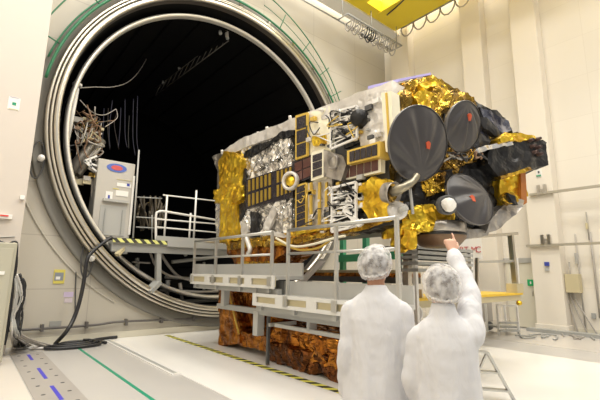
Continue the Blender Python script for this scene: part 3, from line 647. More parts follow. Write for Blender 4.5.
wpart('black_blanket', [(400, 172), (452, 166), (462, 205), (400, 212)], 0.3, 'bfoil', 0.09, 0.05, 5, 0.02)
wpart('gold_blanket', [(402, 214), (425, 206), (452, 206), (458, 224), (452, 231), (420, 231), (402, 236)], 0.5, 'gold', 0.08, 0.06, 5, 0.12)
wpart('gold_blanket', [(404, 230), (417, 229), (416, 249), (408, 252), (403, 244)], 0.3, 'gold', 0.07, 0.04, 6, 0.15)
wpart('amber_fold', [(424, 178), (446, 172), (446, 190), (428, 196)], 0.2, 'golda', 0.07, 0.05, 6, 0.1)
wpart('silver_edge', [(452, 228), (470, 229), (490, 230), (488, 236), (460, 240), (452, 238)], 0.3, 'grayfoil', 0.08, 0.02, 5, 0.05)
wpart('gold_corner', [(452, 226), (463, 226), (462, 238), (452, 240)], 0.25, 'golda', 0.07, 0.02, 5, 0.12)
for k in range(12):
    x = rnd.uniform(440, 482); pts = [W(x+rnd.uniform(-10, 10), rnd.uniform(148, 162), 0.2+rnd.uniform(0, 0.1)) for _ in range(4)]
    b = nb(); tube(b, smoothpts(pts, 4), 0.014, 5); obj('harness_cable', b, rnd.choice(['golda', 'pcable', 'cable', 'gcable']), sat)
# dishes
def dish(cx, cy, r, ax, roll_, folds, focus, offW, lx, ly, label):
    c = W(cx, cy, offW); ax = V(ax).normalized(); s, u = frame_of(ax)
    n1, n2 = 22, 72; b = nb(); rings = []
    for i in range(n1+1):
        rr = r*i/n1; row = []
        for k in range(n2):
            a = 2*PI*k/n2; x, y = rr*math.cos(a), rr*math.sin(a)
            fa = math.atan2(y-focus[1]*r, x-focus[0]*r); fd = math.hypot(x-focus[0]*r, y-focus[1]*r)/r
            h = 0.06*(1-(i/n1)**2) + 0.014*min(fd, 1)*(math.sin(fa*folds)+0.6*math.sin(fa*folds*1.73+1.3))*(1-(i/n1)**8)
            row.append(b.verts.new(c+ax*h+s*x+u*y))
        rings.append(row)
    for i in range(n1):
        for k in range(n2):
            if i == 0 and k >= 0:
                pass
            b.faces.new((rings[i][k], rings[i+1][k], rings[i+1][(k+1) % n2], rings[i][(k+1) % n2])).smooth = True
    bmesh.ops.remove_doubles(b, verts=b.verts[:], dist=1e-5)
    o = obj('dish_antenna', b, 'dish', sat); o['label'] = label
    b = nb(); lathe(b, [(r*0.995, 0.012), (r*1.012, 0.008), (r*1.012, -0.02), (r*0.93, -0.08), (r*0.5, -0.18), (0.01, -0.20)], c, ax, 56, smooth=True); obj('dish_rim', b, 'dishrim', o)
    p = W(lx, ly, offW); p = p + ax*((c-p).dot(ax)+0.085)
    dd = ray(lx, ly); p = CAM + dd*((c+ax*0.075-CAM).dot(ax)/dd.dot(ax))
    b = nb(); h = V((0, 0, 1)).cross(ax).normalized(); vv = ax.cross(h)
    q = [p-h*0.02-vv*0.05, p+h*0.035-vv*0.055, p+h*0.04+vv*0.03, p+h*0.0+vv*0.055, p-h*0.045+vv*0.03]
    prism(b, q, -ax*0.05); obj('tag', b, 'orange', o)
    return o
dish(419, 143.5, 0.53, facing(419, 143, 0.74, 1, 0.06), 0, 13, (-0.2, -0.8), 0.55, 428.5, 145, 'largest dark film covered dish with a small orange tag')
dish(464, 126.5, 0.385, facing(465, 127, 0.62, 1, 0.0), 0, 11, (0.1, 0.9), 0.45, 470, 117, 'upper right dark dish with an orange tag near its top')
dish(470.5, 198.5, 0.425, facing(468, 199, 0.60, 0.85, 0.52), 0, 9, (-0.8, 0.3), 0.38, 473, 198, 'lower dark dish tilted to one side with an orange tag')
b = nb(); rod(b, W(446, 160, 0.1), W(458, 170, 0.3), 0.03); rod(b, W(440, 150, 0.3), W(450, 140, 0.3), 0.04); obj('dish_hinge', b, 'goldd', sat)
# nozzle with waveguide, smaller nozzle, capped knob
hc = W(391, 193, 0.42); hax = facing(391, 193, 0.62, 1, -0.1)
b = nb(); lathe(b, [(0.14, -0.09), (0.155, 0.04), (0.16, 0.06), (0.14, 0.05), (0.12, -0.02), (0.001, -0.04)], hc, hax, 28); nz = obj('nozzle', b, 'grayfoil', sat)
b = nb(); lathe(b, [(0.001, 0.02), (0.125, -0.0), (0.14, 0.045)], hc, hax, 28); obj('nozzle_bore', b, 'goldd', nz)
b = nb(); tube(b, smoothpts([W(392, 192, 0.45), W(402, 188, 0.62), W(412, 182, 0.62), W(417, 175, 0.6)], 4), [0.07]*4+[0.06]*4+[0.05]*4+[0.045], 10); obj('waveguide', b, mat('olive metal', (0.30, 0.27, 0.20), 0.35, 0.8), nz)
b = nb(); lathe(b, [(0.001, -0.05), (0.12, -0.05), (0.14, 0.03), (0.11, 0.05), (0.001, 0.04)], W(397, 211, 0.42), (-0.6, -0.7, 0.3), 20); n2 = obj('small_nozzle', b, 'silverw', sat)
b = nb(); rod(b, W(399, 211, 0.5), W(407, 207, 0.6), 0.045, 10); obj('nozzle_stub', b, 'lgrey', n2)
b = nb(); rod(b, W(410, 188, 0.55), W(413, 214, 0.5), 0.02); obj('support_rod', b, 'lgrey', sat)
b = nb(); lathe(b, [(0.13, -0.08), (0.14, 0.03), (0.11, 0.03), (0.10, -0.04), (0.001, -0.04)], W(447, 205, 0.6), (-0.4, -0.85, -0.1), 20); kb = obj('thruster_mount', b, 'dgrey', sat)
b = nb(); c0 = W(449, 204.5, 0.68); bmesh.ops.create_icosphere(b, subdivisions=2, radius=0.095, matrix=Matrix.Translation(c0)); crumple(b, 0.02, 12, 3); obj('white_cap', b, 'white', kb)
# far small fittings on the silhouette
for (x, y) in ((290, 117), (267, 128), (222, 151), (258, 133)):
    b = nb(); lathe(b, [(0.001, 0.03), (0.03, 0.03), (0.035, 0), (0.035, -0.08)], S(x, y, 0.0), (-0.3, -0.2, 1), 12); obj('roof_fitting', b, 'silverw', sat)

# ================================================================== handling adapter under the satellite
ad = thing('adapter_cradle', 'brown foil wrapped cradle carrying the satellite above the gantry', 'cradle', (5.9, 6.5, 1.9))
b = nb(); slab(b, [on(x, y, 'X', 4.72) for x, y in ((226, 243), (280, 238), (296, 237), (292, 250), (280, 256), (266, 268), (240, 269), (228, 256))], 0.7, 0.12, 0.05, 4, 1); obj('foil_skirt', b, 'brown', ad)
for q in (((226, 243), (262, 240), (262, 246), (229, 250)), ((262, 241), (300, 237), (330, 231), (330, 235), (300, 243), (264, 247)), ((238, 262), (270, 262), (270, 266), (238, 267))):
    b = nb(); slab(b, [on(x, y, 'X', 4.62) for x, y in q], 0.2, 0.09, 0.03, 6, 3); obj('foil_fold', b, 'golda', ad)
b = nb(); tube(b, smoothpts([on(x, y, 'X', 4.55) for x, y in ((268, 240), (285, 245), (300, 250), (318, 248), (330, 240))]), 0.02, 6); obj('cable', b, 'gtape', ad)
b = nb(); tube(b, smoothpts([on(x, y, 'X', 4.5) for x, y in ((246, 237), (248, 243), (250, 250), (248, 254))]), 0.05, 6); obj('white_cable_bundle', b, 'silverw', ad)
b = nb(); tube(b, smoothpts([on(x, y, 'X', 4.5) for x, y in ((276, 238), (292, 246), (310, 245), (335, 238), (345, 236))]), 0.022, 6); obj('cable', b, 'ctape', ad)
# underside cone at the near end
uc = W(439, 238, -0.15)
b = nb(); lathe(b, [(0.01, 0.12), (0.40, 0.12), (0.42, 0.08), (0.42, 0.0), (0.40, -0.05), (0.01, -0.06)], (uc.x, uc.y, 2.33), (0, 0, 1), 48)
obj('adapter_ring', b, 'grayfoil', ad, smooth=True)
b = nb(); lathe(b, [(0.40, -0.04), (0.41, -0.05), (0.41, -0.08), (0.40, -0.09)], (uc.x, uc.y, 2.32), (0, 0, 1), 48); obj('ring_groove', b, 'black', ad)
b = nb(); lathe(b, [(0.41, 0.0), (0.40, -0.04), (0.30, -0.15), (0.22, -0.18), (0.01, -0.18)], (uc.x, uc.y, 2.24), (0, 0, 1), 48); obj('lower_cone', b, mat('dark brown metal', (0.16, 0.10, 0.06), 0.35, 0.6), ad)

# brown foil trolley base on the floor
tb = thing('transport_base', 'brown foil covered transport base standing on the floor under the gantry', 'transport base', (5.2, 6.5, 0))
b = nb(); slab(b, [on(x, y, 'X', 4.7) for x, y in ((219, 288), (232, 288), (240, 330), (240, 343), (219, 346))], 0.55, 0.10, 0.03, 5, 2); obj('upright', b, 'brown', tb)
b = nb(); tube(b, [on(x, y, 'X', 4.66) for x, y in ((229, 290), (233, 310), (239, 334))], 0.022, 6); obj('gold_edge', b, 'gtape', tb)
cbp = [(4.72, 2.6), (4.72, 8.0)]
b = nb(); cbox(b, 4.72, 5.25, 6.5, 8.2, 0.12, 0.40, 0.12, 0.04, 5, 5); obj('side_beam', b, 'brown', tb)
b = nb(); cbox(b, 4.72, 5.35, 3.2, 6.5, 0.30, 0.66, 0.13, 0.06, 5, 6); obj('side_beam', b, 'brown', tb)
b = nb(); cbox(b, 4.60, 5.3, 3.3, 6.5, 0.03, 0.34, 0.11, 0.07, 5, 9); obj('crumpled_foil', b, 'brownd', tb)
b = nb(); cbox(b, 4.58, 4.75, 3.6, 5.2, 0.2, 0.60, 0.10, 0.08, 5, 12); obj('foil_fold', b, 'brown', tb)
b = nb(); cbox(b, 6.1, 6.6, 4.6, 8.2, 0.05, 0.65, 0.16, 0.05, 4, 7); obj('side_beam', b, 'brown', tb)
b = nb(); cbox(b, 5.3, 6.2, 7.7, 8.2, 0.25, 0.8, 0.16, 0.05, 4, 8); obj('cross_beam', b, 'brown', tb)
for x, y in ((5.05, 7.6),):
    b = nb(); cbox(b, x-0.16, x+0.16, y-0.16, y+0.16, 0.5, 2.0, 0.14, 0.03, 5, 4); obj('leg', b, 'brown', tb)

# ================================================================== gantry
def gantry_section(label, y0, y1, zt, zb, posts, x0=4.0, x1=4.62, legs=()):
    g = thing('gantry_platform', label, 'access platform', (x0, (y0+y1)/2, 0), 'raised walkways beside the satellite')
    L = y1-y0
    # fascia with slots
    b = nb(); box(b, x0-0.03, x0, y0, y1, zt-0.055, zt); box(b, x0-0.03, x0, y0, y1, zb, zb+0.055)
    k = 4; ww = L/(k*4+1)
    ys = [y0+L*i/k for i in range(k+1)]
    for yy in ys: box(b, x0-0.03, x0, max(y0, yy-L*0.035), min(y1, yy+L*0.035), zb+0.055, zt-0.055)
    obj('fascia', b, 'offgrey', g)
    b = nb(); box(b, x0+0.01, x0+0.03, y0+0.02, y1-0.02, zb+0.03, zt-0.03); obj('slot_backing', b, 'beige', g)
    b = nb(); box(b, x0+0.03, x1, y0, y1, zt-0.07, zt-0.01); obj('deck', b, 'lgrey', g)
    b = nb(); box(b, x1-0.03, x1, y0, y1, zt-0.01, zt+0.22); box(b, x0+0.03, x1, y1-0.02, y1, zt-0.01, zt+0.22); obj('kick_board', b, 'lgrey', g)
    for yy in posts:
        b = nb(); beam(b, (x0+0.01, yy, zb+0.06), (x0+0.01, yy, 2.33), 0.045); obj('post', b, 'alu', g)
        b = nb(); box(b, x0-0.05, x0-0.03, yy-0.05, yy+0.05, zb+0.04, zb+0.20); obj('post_bracket', b, 'alu', g)
    py = sorted(posts)
    b = nb(); tube(b, [(x0+0.01, py[0], 2.33), (x0+0.01, py[-1], 2.33)], 0.028, 8); obj('top_rail', b, 'alu', g)
    b = nb(); rod(b, (x0+0.01, py[0], 1.95), (x0+0.01, py[-1], 1.95), 0.02); obj('mid_rail', b, 'alu', g)
    for yy in (py[-1],):
        if x1 > 4.5: b = nb(); rod(b, (x0+0.01, yy, 2.33), (x1-0.05, yy, 2.33), 0.022); rod(b, (x1-0.05, yy, 2.33), (x1-0.05, yy, zt), 0.022); obj('return_rail', b, 'alu', g)
    for (xx, yy) in legs:
        b = nb(); beam(b, (xx, yy, 0), (xx, yy, zb), 0.09); box(b, xx-0.10, xx+0.10, yy-0.10, yy+0.10, 0, 0.02); obj('leg', b, 'lgrey', g)
    b = nb(); beam(b, (x0+0.10, y0, zb-0.05), (x0+0.10, y1, zb-0.05), 0.09); beam(b, (x1-0.06, y0, zb-0.05), (x1-0.1, y1, zb-0.05), 0.09)
    for i in range(4): yy = y0+0.2+(L-0.4)*i/3; beam(b, (x0, yy, zb-0.04), (x1, yy, zb-0.04), 0.07)
    obj('under_frame', b, 'grey', g)
    return g
gantry_section('farther and higher walkway with slotted white fascia and thin rails', 5.48, 8.68, 1.60, 1.38, (8.62, 7.6, 6.55, 5.6), legs=())
gantry_section('nearer walkway with slotted white fascia beside the standing people', 2.98, 6.1, 1.29, 1.08, (5.15, 4.05, 3.0), x1=4.3, legs=((4.22, 3.3),))
fr = thing('strut_frame', 'grey steel frame of struts below the nearer walkway', 'steel frame', (4.5, 4.6, 0))
for a0, a1, w, mm in (((4.35, 8.0, 0.93), (4.35, 3.0, 0.93), 0.10, 'grey'), ((4.95, 6.6, 0.9), (4.95, 3.0, 0.9), 0.08, 'grey'), ((4.3, 7.65, 1.36), (4.3, 7.65, 0.95), 0.13, 'lgrey'), ((4.35, 6.45, 0.93), (4.35, 6.45, 0.50), 0.15, 'lgrey'),
                  ((4.40, 6.2, 0.9), (4.40, 6.2, 0.02), 0.05, 'dgrey'), ((4.35, 6.1, 0.72), (4.95, 6.1, 0.72), 0.06, 'grey'), ((4.35, 5.9, 0.74), (4.35, 3.4, 0.74), 0.06, 'lgrey'), ((4.95, 5.6, 0.9), (4.95, 5.6, 0.55), 0.10, 'grey'),
                  ((4.95, 4.5, 0.9), (4.95, 4.5, 0.5), 0.10, 'grey'), ((4.35, 4.8, 0.93), (4.95, 5.4, 0.9), 0.05, 'grey'), ((4.45, 3.5, 0.93), (4.45, 3.5, 0.0), 0.08, 'dgrey'), ((4.35, 5.0, 1.06), (4.35, 5.0, 0.74), 0.07, 'grey'), ((4.35, 3.95, 1.06), (4.35, 3.95, 0.60), 0.12, 'lgrey')):
    b = nb(); beam(b, a0, a1, w); obj('strut', b, mm, fr)

b = nb(); beam(b, on(300, 284, 'X', 5.6), on(322, 260, 'X', 5.6), 0.16, 0.05); obj('strut', b, 'white', fr)
# green stand behind the people, seen under the satellite
gs = thing('green_stand', 'green steel stand seen under the satellite between rail posts', 'stand', (8.5, 6.0, 0))
def G(x, y): return on(x, y, 'X', 8.5)
for a0, a1, w in (((343, 232), (343, 300), 0.14), ((366, 236), (366, 300), 0.14), ((338, 259), (402, 255), 0.20), ((338, 236), (402, 232), 0.05), ((400, 236), (400, 275), 0.08)):
    b = nb(); beam(b, G(*a0), G(*a1), w); obj('bar', b, 'greenp', gs)
for x in (343, 366):
    p = G(x, 290); b = nb(); beam(b, (8.5, p.y, 0), (8.5, p.y, 1.5), 0.14); obj('leg', b, 'greenp', gs)
hs = thing('equipment_bench', 'long bench of brown and yellow beams behind the gantry rails', 'bench', (7.2, 5.0, 0))
for xa, xb, ya, yb, mm in ((288, 405, 270, 273, 'beige'), (288, 405, 273, 277, 'brown'), (288, 405, 277, 283, 'dgrey')):
    b = nb(); q0, q1 = on(xa, ya, 'X', 7.6), on(xb, ya, 'X', 7.6); za, zb_ = on(380, ya, 'X', 7.6).z, on(380, yb, 'X', 7.6).z
    box(b, 7.6, 8.2, q1.y, q0.y, zb_, za); obj('layer', b, mm, hs)
q0, q1 = on(288, 280, 'X', 7.65), on(405, 280, 'X', 7.65)
for k in range(5):
    b = nb(); yy = q1.y+(q0.y-q1.y)*(k+0.5)/5; beam(b, (7.7, yy, 0), (7.7, yy, 1.3), 0.08); obj('leg', b, 'grey', hs)
b = nb(); box(b, 7.75, 8.1, on(388, 250, 'X', 7.75).y, on(370, 250, 'X', 7.75).y, on(380, 250, 'X', 7.75).z, 2.30); tag(obj('black_case', b, 'dgrey', bevel=0.02), 'black case hanging just above the left white cap', 'case')

# yellow deck on the right with its machine, rails and steps
yd = thing('yellow_platform', 'yellow topped work platform to the right of the raised arm', 'platform', (7.5, 3.4, 0))
dz = 1.28; pa, pb = on(405, 298, 'Z', dz), on(520, 294, 'Z', dz)
YA = 2.55; xr = on(521, 296, 'Z', dz)
def T(x, y, off=0): return onp(x, y, V((6.6, 4.8-off, 0)), V((0, -1, 0)))
a_, b_ = T(404, 300), T(523, 294)
ddv = (b_-a_); ddv.z = 0; dl = ddv.length; ddv.normalize(); bk_ = V((-ddv.y, ddv.x, 0))
if bk_.y < 0: bk_ = -bk_
def obox(bm, o, u0, u1, v0, v1, z0, z1):
    prism(bm, [V((o.x, o.y, z0))+ddv*u+bk_*v for u, v in ((u0, v0), (u1, v0), (u1, v1), (u0, v1))], (0, 0, z1-z0))
ztop = b_.z
b = nb(); obox(b, a_, 0, dl, 0, 1.1, ztop-0.02, ztop+0.03); obj('deck', b, 'yellowd', yd)
b = nb(); obox(b, a_, 0, dl-0.1, 0.03, 1.05, ztop-0.16, ztop-0.02); obj('side_beam', b, 'beige', yd)
for u in (0.1, dl*0.5, dl-0.9):
    for v_ in (0.95,):
        b = nb(); p = a_+ddv*u+bk_*v_; beam(b, (p.x, p.y, 0), (p.x, p.y, ztop-0.16), 0.07); obj('leg', b, 'grey', yd)
b = nb(); lathe(b, [(0.001, 0.03), (0.05, 0.03), (0.07, -0.06)], T(520, 303, 0.02), nW, 12); obj('end_cap', b, 'gold', yd)
b = nb(); obox(b, a_, 0.0, 1.0, 0.3, 0.9, 0.25, ztop-0.25); mc = tag(obj('pump_unit', b, 'gcable', bevel=0.02), 'grey machine unit between the two people', 'machine')
b = nb(); lathe(b, [(0.17, -0.35), (0.17, 0.08), (0.13, 0.10), (0.10, 0.04), (0.001, 0.03)], T(413, 313, 0.1), nW, 24); obj('round_port', b, 'white', mc)
b = nb(); box(b, 0, 0.001, 0, 0.001, 0, 0.001); b.clear(); cbox(b, a_.x-0.95, a_.x-0.35, a_.y-0.9, a_.y-0.4, 0.03, 0.62, 0.12, 0.04, 5, 3)
tag(obj('foil_bundle', b, 'brown'), 'orange brown foil bundle low between the two people', 'foil bundle')
b = nb(); obox(b, a_, 0.05, 0.75, 0.1, 0.5, ztop+0.03, ztop+0.20); tag(obj('cardboard_box', b, mat('brown board', (0.35, 0.22, 0.08), 0.6)), 'small brown box on the yellow platform left of the raised arm', 'box')
b = nb(); pbx = T(415, 285, -0.5); lathe(b, [(0.18, 0), (0.12, 0.14), (0.02, 0.20), (0.001, 0.20)], (pbx.x, pbx.y, ztop+0.03), (0, 0, 1), 16); tag(obj('white_bag', b, 'silverw'), 'white bag between the two capped heads', 'bag')
sr = thing('scaffold_rail', 'grey scaffold guard rail at the right end of the yellow platform', 'railing', (8, 2.5, 1))
def Q(x, y): return T(x, y, -0.15)
for nm, a0, a1, w in (('top_rail', (458, 238), (517, 233.5), 0.081), ('mid_rail', (478, 262), (513, 261), 0.063), ('post', (510.5, 235), (516, 291), 0.126), ('post', (477, 258), (477, 292), 0.072), ('post', (407.5, 250), (407.5, 292), 0.126), ('mid_rail', (411, 264), (440, 264), 0.054), ('white_tube', (516.5, 258), (518.5, 288), 0.063)):
    b = nb(); beam(b, Q(*a0), Q(*a1), w); obj(nm, b, {'white_tube': 'white', 'mid_rail': 'alu'}.get(nm, 'steel'), sr)
b = nb(); p = Q(515, 290); box(b, p.x-0.2, p.x+0.2, p.y-0.15, p.y+0.15, ztop+0.03, ztop+0.28); obj('post_shoe', b, 'beige', sr)
# striped shelves & signs behind cap of right person
sh = thing('white_shelving', 'white slatted shelving behind the right head cap', 'shelving', (8.4, 4.4, 0))
for y in (247, 252, 257, 263, 270):
    b = nb(); p, q = on(418, y, 'Y', 4.3), on(473, y+2, 'Y', 4.3); box(b, p.x, q.x, 4.3, 4.8, p.z-0.03, p.z+0.03); obj('shelf', b, 'grey', sh)
p, q = on(418, 247, 'Y', 4.32), on(473, 249, 'Y', 4.32)
for xx in (p.x, q.x):
    b = nb(); beam(b, (xx, 4.4, 0), (xx, 4.4, p.z+0.05), 0.07); beam(b, (xx, 4.75, 0), (xx, 4.75, p.z+0.05), 0.07); obj('upright', b, 'white', sh)
sg = thing('notice_board', 'white board with red lettering below the satellite corner', 'sign', on(467, 249, 'X', 12.5))
c0, c1 = on(457, 240, 'X', 12.5), on(482, 256, 'X', 12.5)
b = nb(); box(b, 12.5, 12.54, c1.y, c0.y, c1.z-0.1, c0.z+0.1); box(b, 12.52, 12.56, c1.y+0.3, c1.y+0.36, 0, c1.z-0.05); obj('board', b, 'white', sg)
for k, chx in enumerate('PTMC'):
    t0 = on((459.5, 464, 471, 475.5)[k], 252.5, 'X', 12.48); polytext(chx, 0.27, t0, (0, -1, 0), (0, 0, 1), mat('dull red print %d' % k, (0.55, 0.12, 0.12), 0.5), sg, name='letter')

# step stool and ladder
st = thing('step_stool', 'white wheeled step frame under the right end of the yellow platform', 'steps', (11.0, 5.1, 0))
def K_(x, y, Y=5.0): return on(x, y, 'Y', Y)
pL, pR = on(499, 335, 'Z', 0.0), on(519, 335, 'Z', 0.0)
hu = on(499, 306, 'X', pL.x).z
dv = (pR-pL); dirv = dv.normalized(); nrm = V((-dirv.y, dirv.x, 0)); nrm = nrm if nrm.y > 0 else -nrm
for o_ in (V((0, 0, 0)), nrm*0.6):
    for p in (pL+o_, pR+o_): b = nb(); beam(b, p, p+V((0, 0, 0.80)), 0.05); obj('leg', b, 'white', st)
for z in (0.80, 0.33, 0.12): b = nb(); beam(b, pL+V((0, 0, z)), pR+V((0, 0, z)), 0.07 if z > 0.2 else 0.14, 0.05); obj('rung', b, 'white' if z > 0.5 else 'lgrey', st)
b = nb(); beam(b, pL+nrm*0.3+V((0, 0, 0.2)), pR+nrm*0.3+V((0, 0, 0.2)), 0.5, 0.04); obj('tread', b, 'lgrey', st)
ld = thing('step_ladder', 'aluminium folding step ladder at the right edge of the pointing person', 'ladder', (5.0, 2.2, 0))
top = on(487, 352, 'Z', 0.62); f0 = on(515, 402, 'Z', 0.0); tl = top
fdir = V((f0.x-top.x, f0.y-top.y, -0.62)); sidev = V((-0.45, 0.62, 0)).normalized()*0.42
bb_ = V((top.x*2-f0.x, top.y*2-f0.y, 0))
for s_ in (0, 1):
    b = nb(); beam(b, top+sidev*s_, f0+sidev*s_*1.1, 0.07, 0.03); obj('stile', b, 'alu', ld)
    b = nb(); beam(b, top+sidev*s_, bb_+sidev*s_*1.1, 0.04, 0.02); obj('rear_stile', b, 'alu', ld)
for t_ in (0.0, 0.42, 0.78):
    p = top.lerp(f0, t_); b = nb(); beam(b, p, p+sidev*(1+0.1*t_), 0.10, 0.025); obj('tread', b, 'alu', ld)

# ================================================================== fittings on the right wall
XF = XW-0.46
def wall_bar(y, xa, xb, lab, ya=None):
    b = nb(); p, q = on(xa, y, 'X', XF-0.05), on(xb, ya, 'X', XF-0.05)
    beam(b, (XF-0.06, p.y, p.z), (XF-0.06, 1.3, p.z), 0.10, 0.07); beam(b, (XF-0.06, p.y+0.0, p.z), (XW, p.y, p.z), 0.05)
    beam(b, (XF-0.06, 2.5, p.z), (XW, 2.5, p.z), 0.05)
    return tag(obj('wall_tray', b, mat('tray metal', (0.42, 0.38, 0.30), 0.45, 0.3)), lab, 'cable tray', 'cable trays on the right wall')
wall_bar(195, 530, 600, 'upper horizontal cable tray crossing the cream column', 187)
wall_bar(246, 527, 600, 'lower horizontal cable tray above the blue box', 241)
for (x, y) in ((542, 190), (546, 240)):
    p = on(x, y, 'X', XF-0.06); b = nb()
    for k in (-1, 1): beam(b, (XF-0.08, p.y+k*0.09, p.z-0.14), (XF-0.08, p.y+k*0.09, p.z+0.16), 0.08)
    beam(b, (XF-0.08, p.y-0.09, p.z), (XF-0.08, p.y+0.09, p.z), 0.04)
    tag(obj('pipe_clamp', b, 'steel'), 'paired metal clamp on the %s cable tray' % ('upper' if y < 200 else 'lower'), 'clamp')
def wbox(name, xa, ya, xb, yb, m, label, cat, X=None, t=0.12):
    X = X or XF+0.01; p, q = on(xa, ya, 'X', X-t), on(xb, yb, 'X', X-t)
    b = nb(); box(b, X-t, X, q.y, p.y, q.z, p.z); return tag(obj(name, b, m, bevel=0.008), label, cat)
wbox('blue_box', 544, 262, 549, 266, 'bluebox', 'small blue box on the cream column', 'box', t=0.06)
wbox('grey_socket', 544.5, 267.5, 549, 271, 'lgrey', 'small grey socket below the blue box on the column', 'socket', t=0.05)
wbox('column_sign', 535.5, 169.5, 542, 177, 'white', 'small white sign with dark dot high on the column', 'sign', t=0.02)
wbox('sign_dot', 537.5, 171, 539.5, 173, 'dgrey', 'dark dot on the small column sign', 'mark', X=XF-0.01, t=0.02)
wbox('sign_stripe', 536, 175.2, 541, 176, 'greenp', 'thin green stripe on the small column sign', 'mark', X=XF-0.01, t=0.02)
jb = wbox('junction_box', 564, 274, 580, 293, 'beige', 'olive junction box on the wall right of the cream column', 'junction box', X=XW-0.01, t=0.3)
p = on(568, 293, 'X', XW-0.1); b = nb()
for k in range(3): tube(b, smoothpts([(XW-0.1, p.y-k*0.07, p.z), (XW-0.10, p.y-k*0.10, 0.9), (XW-0.12-0.04*k, p.y-0.15-k*0.25, 0.03)]), 0.022, 6)
tag(obj('box_cables', b, 'gcable'), 'three cables running down from the olive junction box', 'cable')
es = wbox('exit_sign', 527, 279.5, 535, 286, mat('exit green', (0.02, 0.42, 0.14), 0.4), 'green exit sign on the door wall left of the column', 'sign', X=XW-0.05, t=0.05)
p = on(529, 284, 'X', XW-0.105); b = nb(); box(b, XW-0.108, XW-0.10, p.y-0.07, p.y-0.03, p.z+0.0, p.z+0.08); box(b, XW-0.108, XW-0.10, p.y-0.17, p.y-0.14, p.z+0.0, p.z+0.06); obj('white_symbol', b, 'white', es)
for k, (xa, ya, xb, yb, r) in enumerate(((575, 234, 583, 330, 0.02), (590, 232, 598, 318, 0.028), (586, 212, 587, 240, 0.018), (569, 262, 572, 300, 0.018))):
    p, q = on(xa, ya, 'X', XW-0.06), on(xb, yb, 'X', XW-0.06); b = nb(); rod(b, p, (q.x, p.y, q.z), r, 8)
    tag(obj('wall_conduit', b, 'gcable'), ['thin upright conduit right of the olive box', 'thick upright conduit near the right picture edge', 'short conduit drop high on the right wall', 'short conduit beside the cream column'][k], 'conduit', 'conduits on the right wall')
wbox('valve_box', 585, 223, 588, 229, 'beige', 'small beige box on the short wall conduit', 'box', X=XW-0.02, t=0.1)
wbox('wall_switch', 574, 253, 578, 264, 'lgrey', 'small upright switch box on the right wall', 'switch', X=XW-0.02, t=0.08)
wbox('wall_socket', 591, 313, 596, 319, 'grey', 'dark round socket low on the right wall', 'socket', X=XW-0.01, t=0.06)
b = nb(); box(b, XF-0.35, XF-0.02, 2.6, 5.3, 0, 0.10); tag(obj('floor_trunking', b, 'grey'), 'grey cable trunking on the floor along the right wall', 'trunking')
for k in range(7):
    x0 = 520+k*11; q = [on(x0+rnd.uniform(-3, 14)*j*0.6, 335+rnd.uniform(-3, 5), 'Z', 0.03) for j in range(4)]
    b = nb(); tube(b, smoothpts(q), 0.02, 6); tag(obj('floor_cable', b, rnd.choice(['grey', 'gcable'])), 'loose grey cable lying on the floor by the right wall', 'cable', 'loose cables by the right wall')
cr_ = thing('test_cart', 'low grey cart behind the raised arm near the wall', 'cart', on(470, 330, 'Z', 0))
p = on(455, 332, 'Z', 0); q = on(494, 330, 'Z', 0)
b = nb(); prism(b, [(p.x, p.y, 0.25), (q.x, q.y, 0.25), (q.x+0.3, q.y+0.5, 0.25), (p.x+0.3, p.y+0.5, 0.25)], (0, 0, 0.75)); obj('body', b, 'gcable', cr_, bevel=0.02)
for t_ in (0.08, 0.92):
    w = p.lerp(q, t_)
    for o_ in (V((0.02, 0.04, 0)), V((0.28, 0.45, 0))):
        b = nb(); lathe(b, [(0.001, -0.03), (0.11, -0.03), (0.125, 0), (0.11, 0.03), (0.001, 0.03)], w+o_+V((0, 0, 0.125)), (0.5, 0.8, 0), 16); obj('wheel', b, 'dgrey', cr_)

# ================================================================== crane and overhead tray
cw = thing('overhead_crane', 'yellow overhead crane girders running under the roof', 'crane', (12.8, 6, 12.6))
def girder(xa, xb, y0, y1, z0, z1, nm='girder'):
    b = nb(); box(b, xa, xb, y0, y1, z0, z1); box(b, xa-0.12, xb+0.12, y0, y1, z0-0.04, z0); return obj(nm, b, 'yellow', cw)
YG = 9.3
gA = on(380, 14, 'Y', YG); gB = on(396, 23, 'Y', YG)
girder(gA.x, gB.x+0.2, 1.0, YG, gA.z, gA.z+1.3)
gC = on(345, 0, 'Y', YG)
girder(gA.x-1.9, gA.x-1.1, 1.0, YG, gA.z, gA.z+1.3)
b = nb(); box(b, gA.x-2.3, gB.x+0.4, YG-0.1, YG+0.35, gA.z+0.02, gA.z+0.5); obj('end_carriage', b, 'yellow', cw)
b = nb(); tube(b, smoothpts([(gA.x+0.2, YG-0.2, gA.z-0.06), (gA.x-0.3, YG-1.5, gA.z-0.2), (gA.x-0.9, YG-2.0, gA.z-0.05), (gA.x-1.2, YG-3, gA.z+0.25)]), 0.03, 6); obj('slack_cable', b, 'cable', cw)
b = nb(); rod(b, (gB.x+0.35, 1, gA.z-0.05), (gB.x+0.35, YG, gA.z-0.05), 0.035, 6); obj('festoon_track', b, 'grey', cw)
for k in range(10):
    yy = YG-0.3-k*0.62; pts = [(gB.x+0.35, yy+0.31*math.cos(PI*j/6), gA.z-0.08-0.45*math.sin(PI*j/6)) for j in range(7)]
    b = nb(); tube(b, pts, 0.03, 6); obj('festoon_loop', b, 'gcable', cw)
b = nb(); z_ = on(345, 12, 'Y', 9.9).z
box(b, -8, XW-0.02, YG+0.5, YG+0.95, gA.z+0.05, gA.z+0.85); box(b, -8, XW-0.02, YG+0.4, YG+1.05, gA.z+0.0, gA.z+0.08)
tag(obj('crane_beam', b, 'white'), 'long white crane runway beam high along the chamber wall', 'beam')
t1, t2 = on(338, 20, 'Y', 9.6), on(392, 50, 'Y', 9.6)
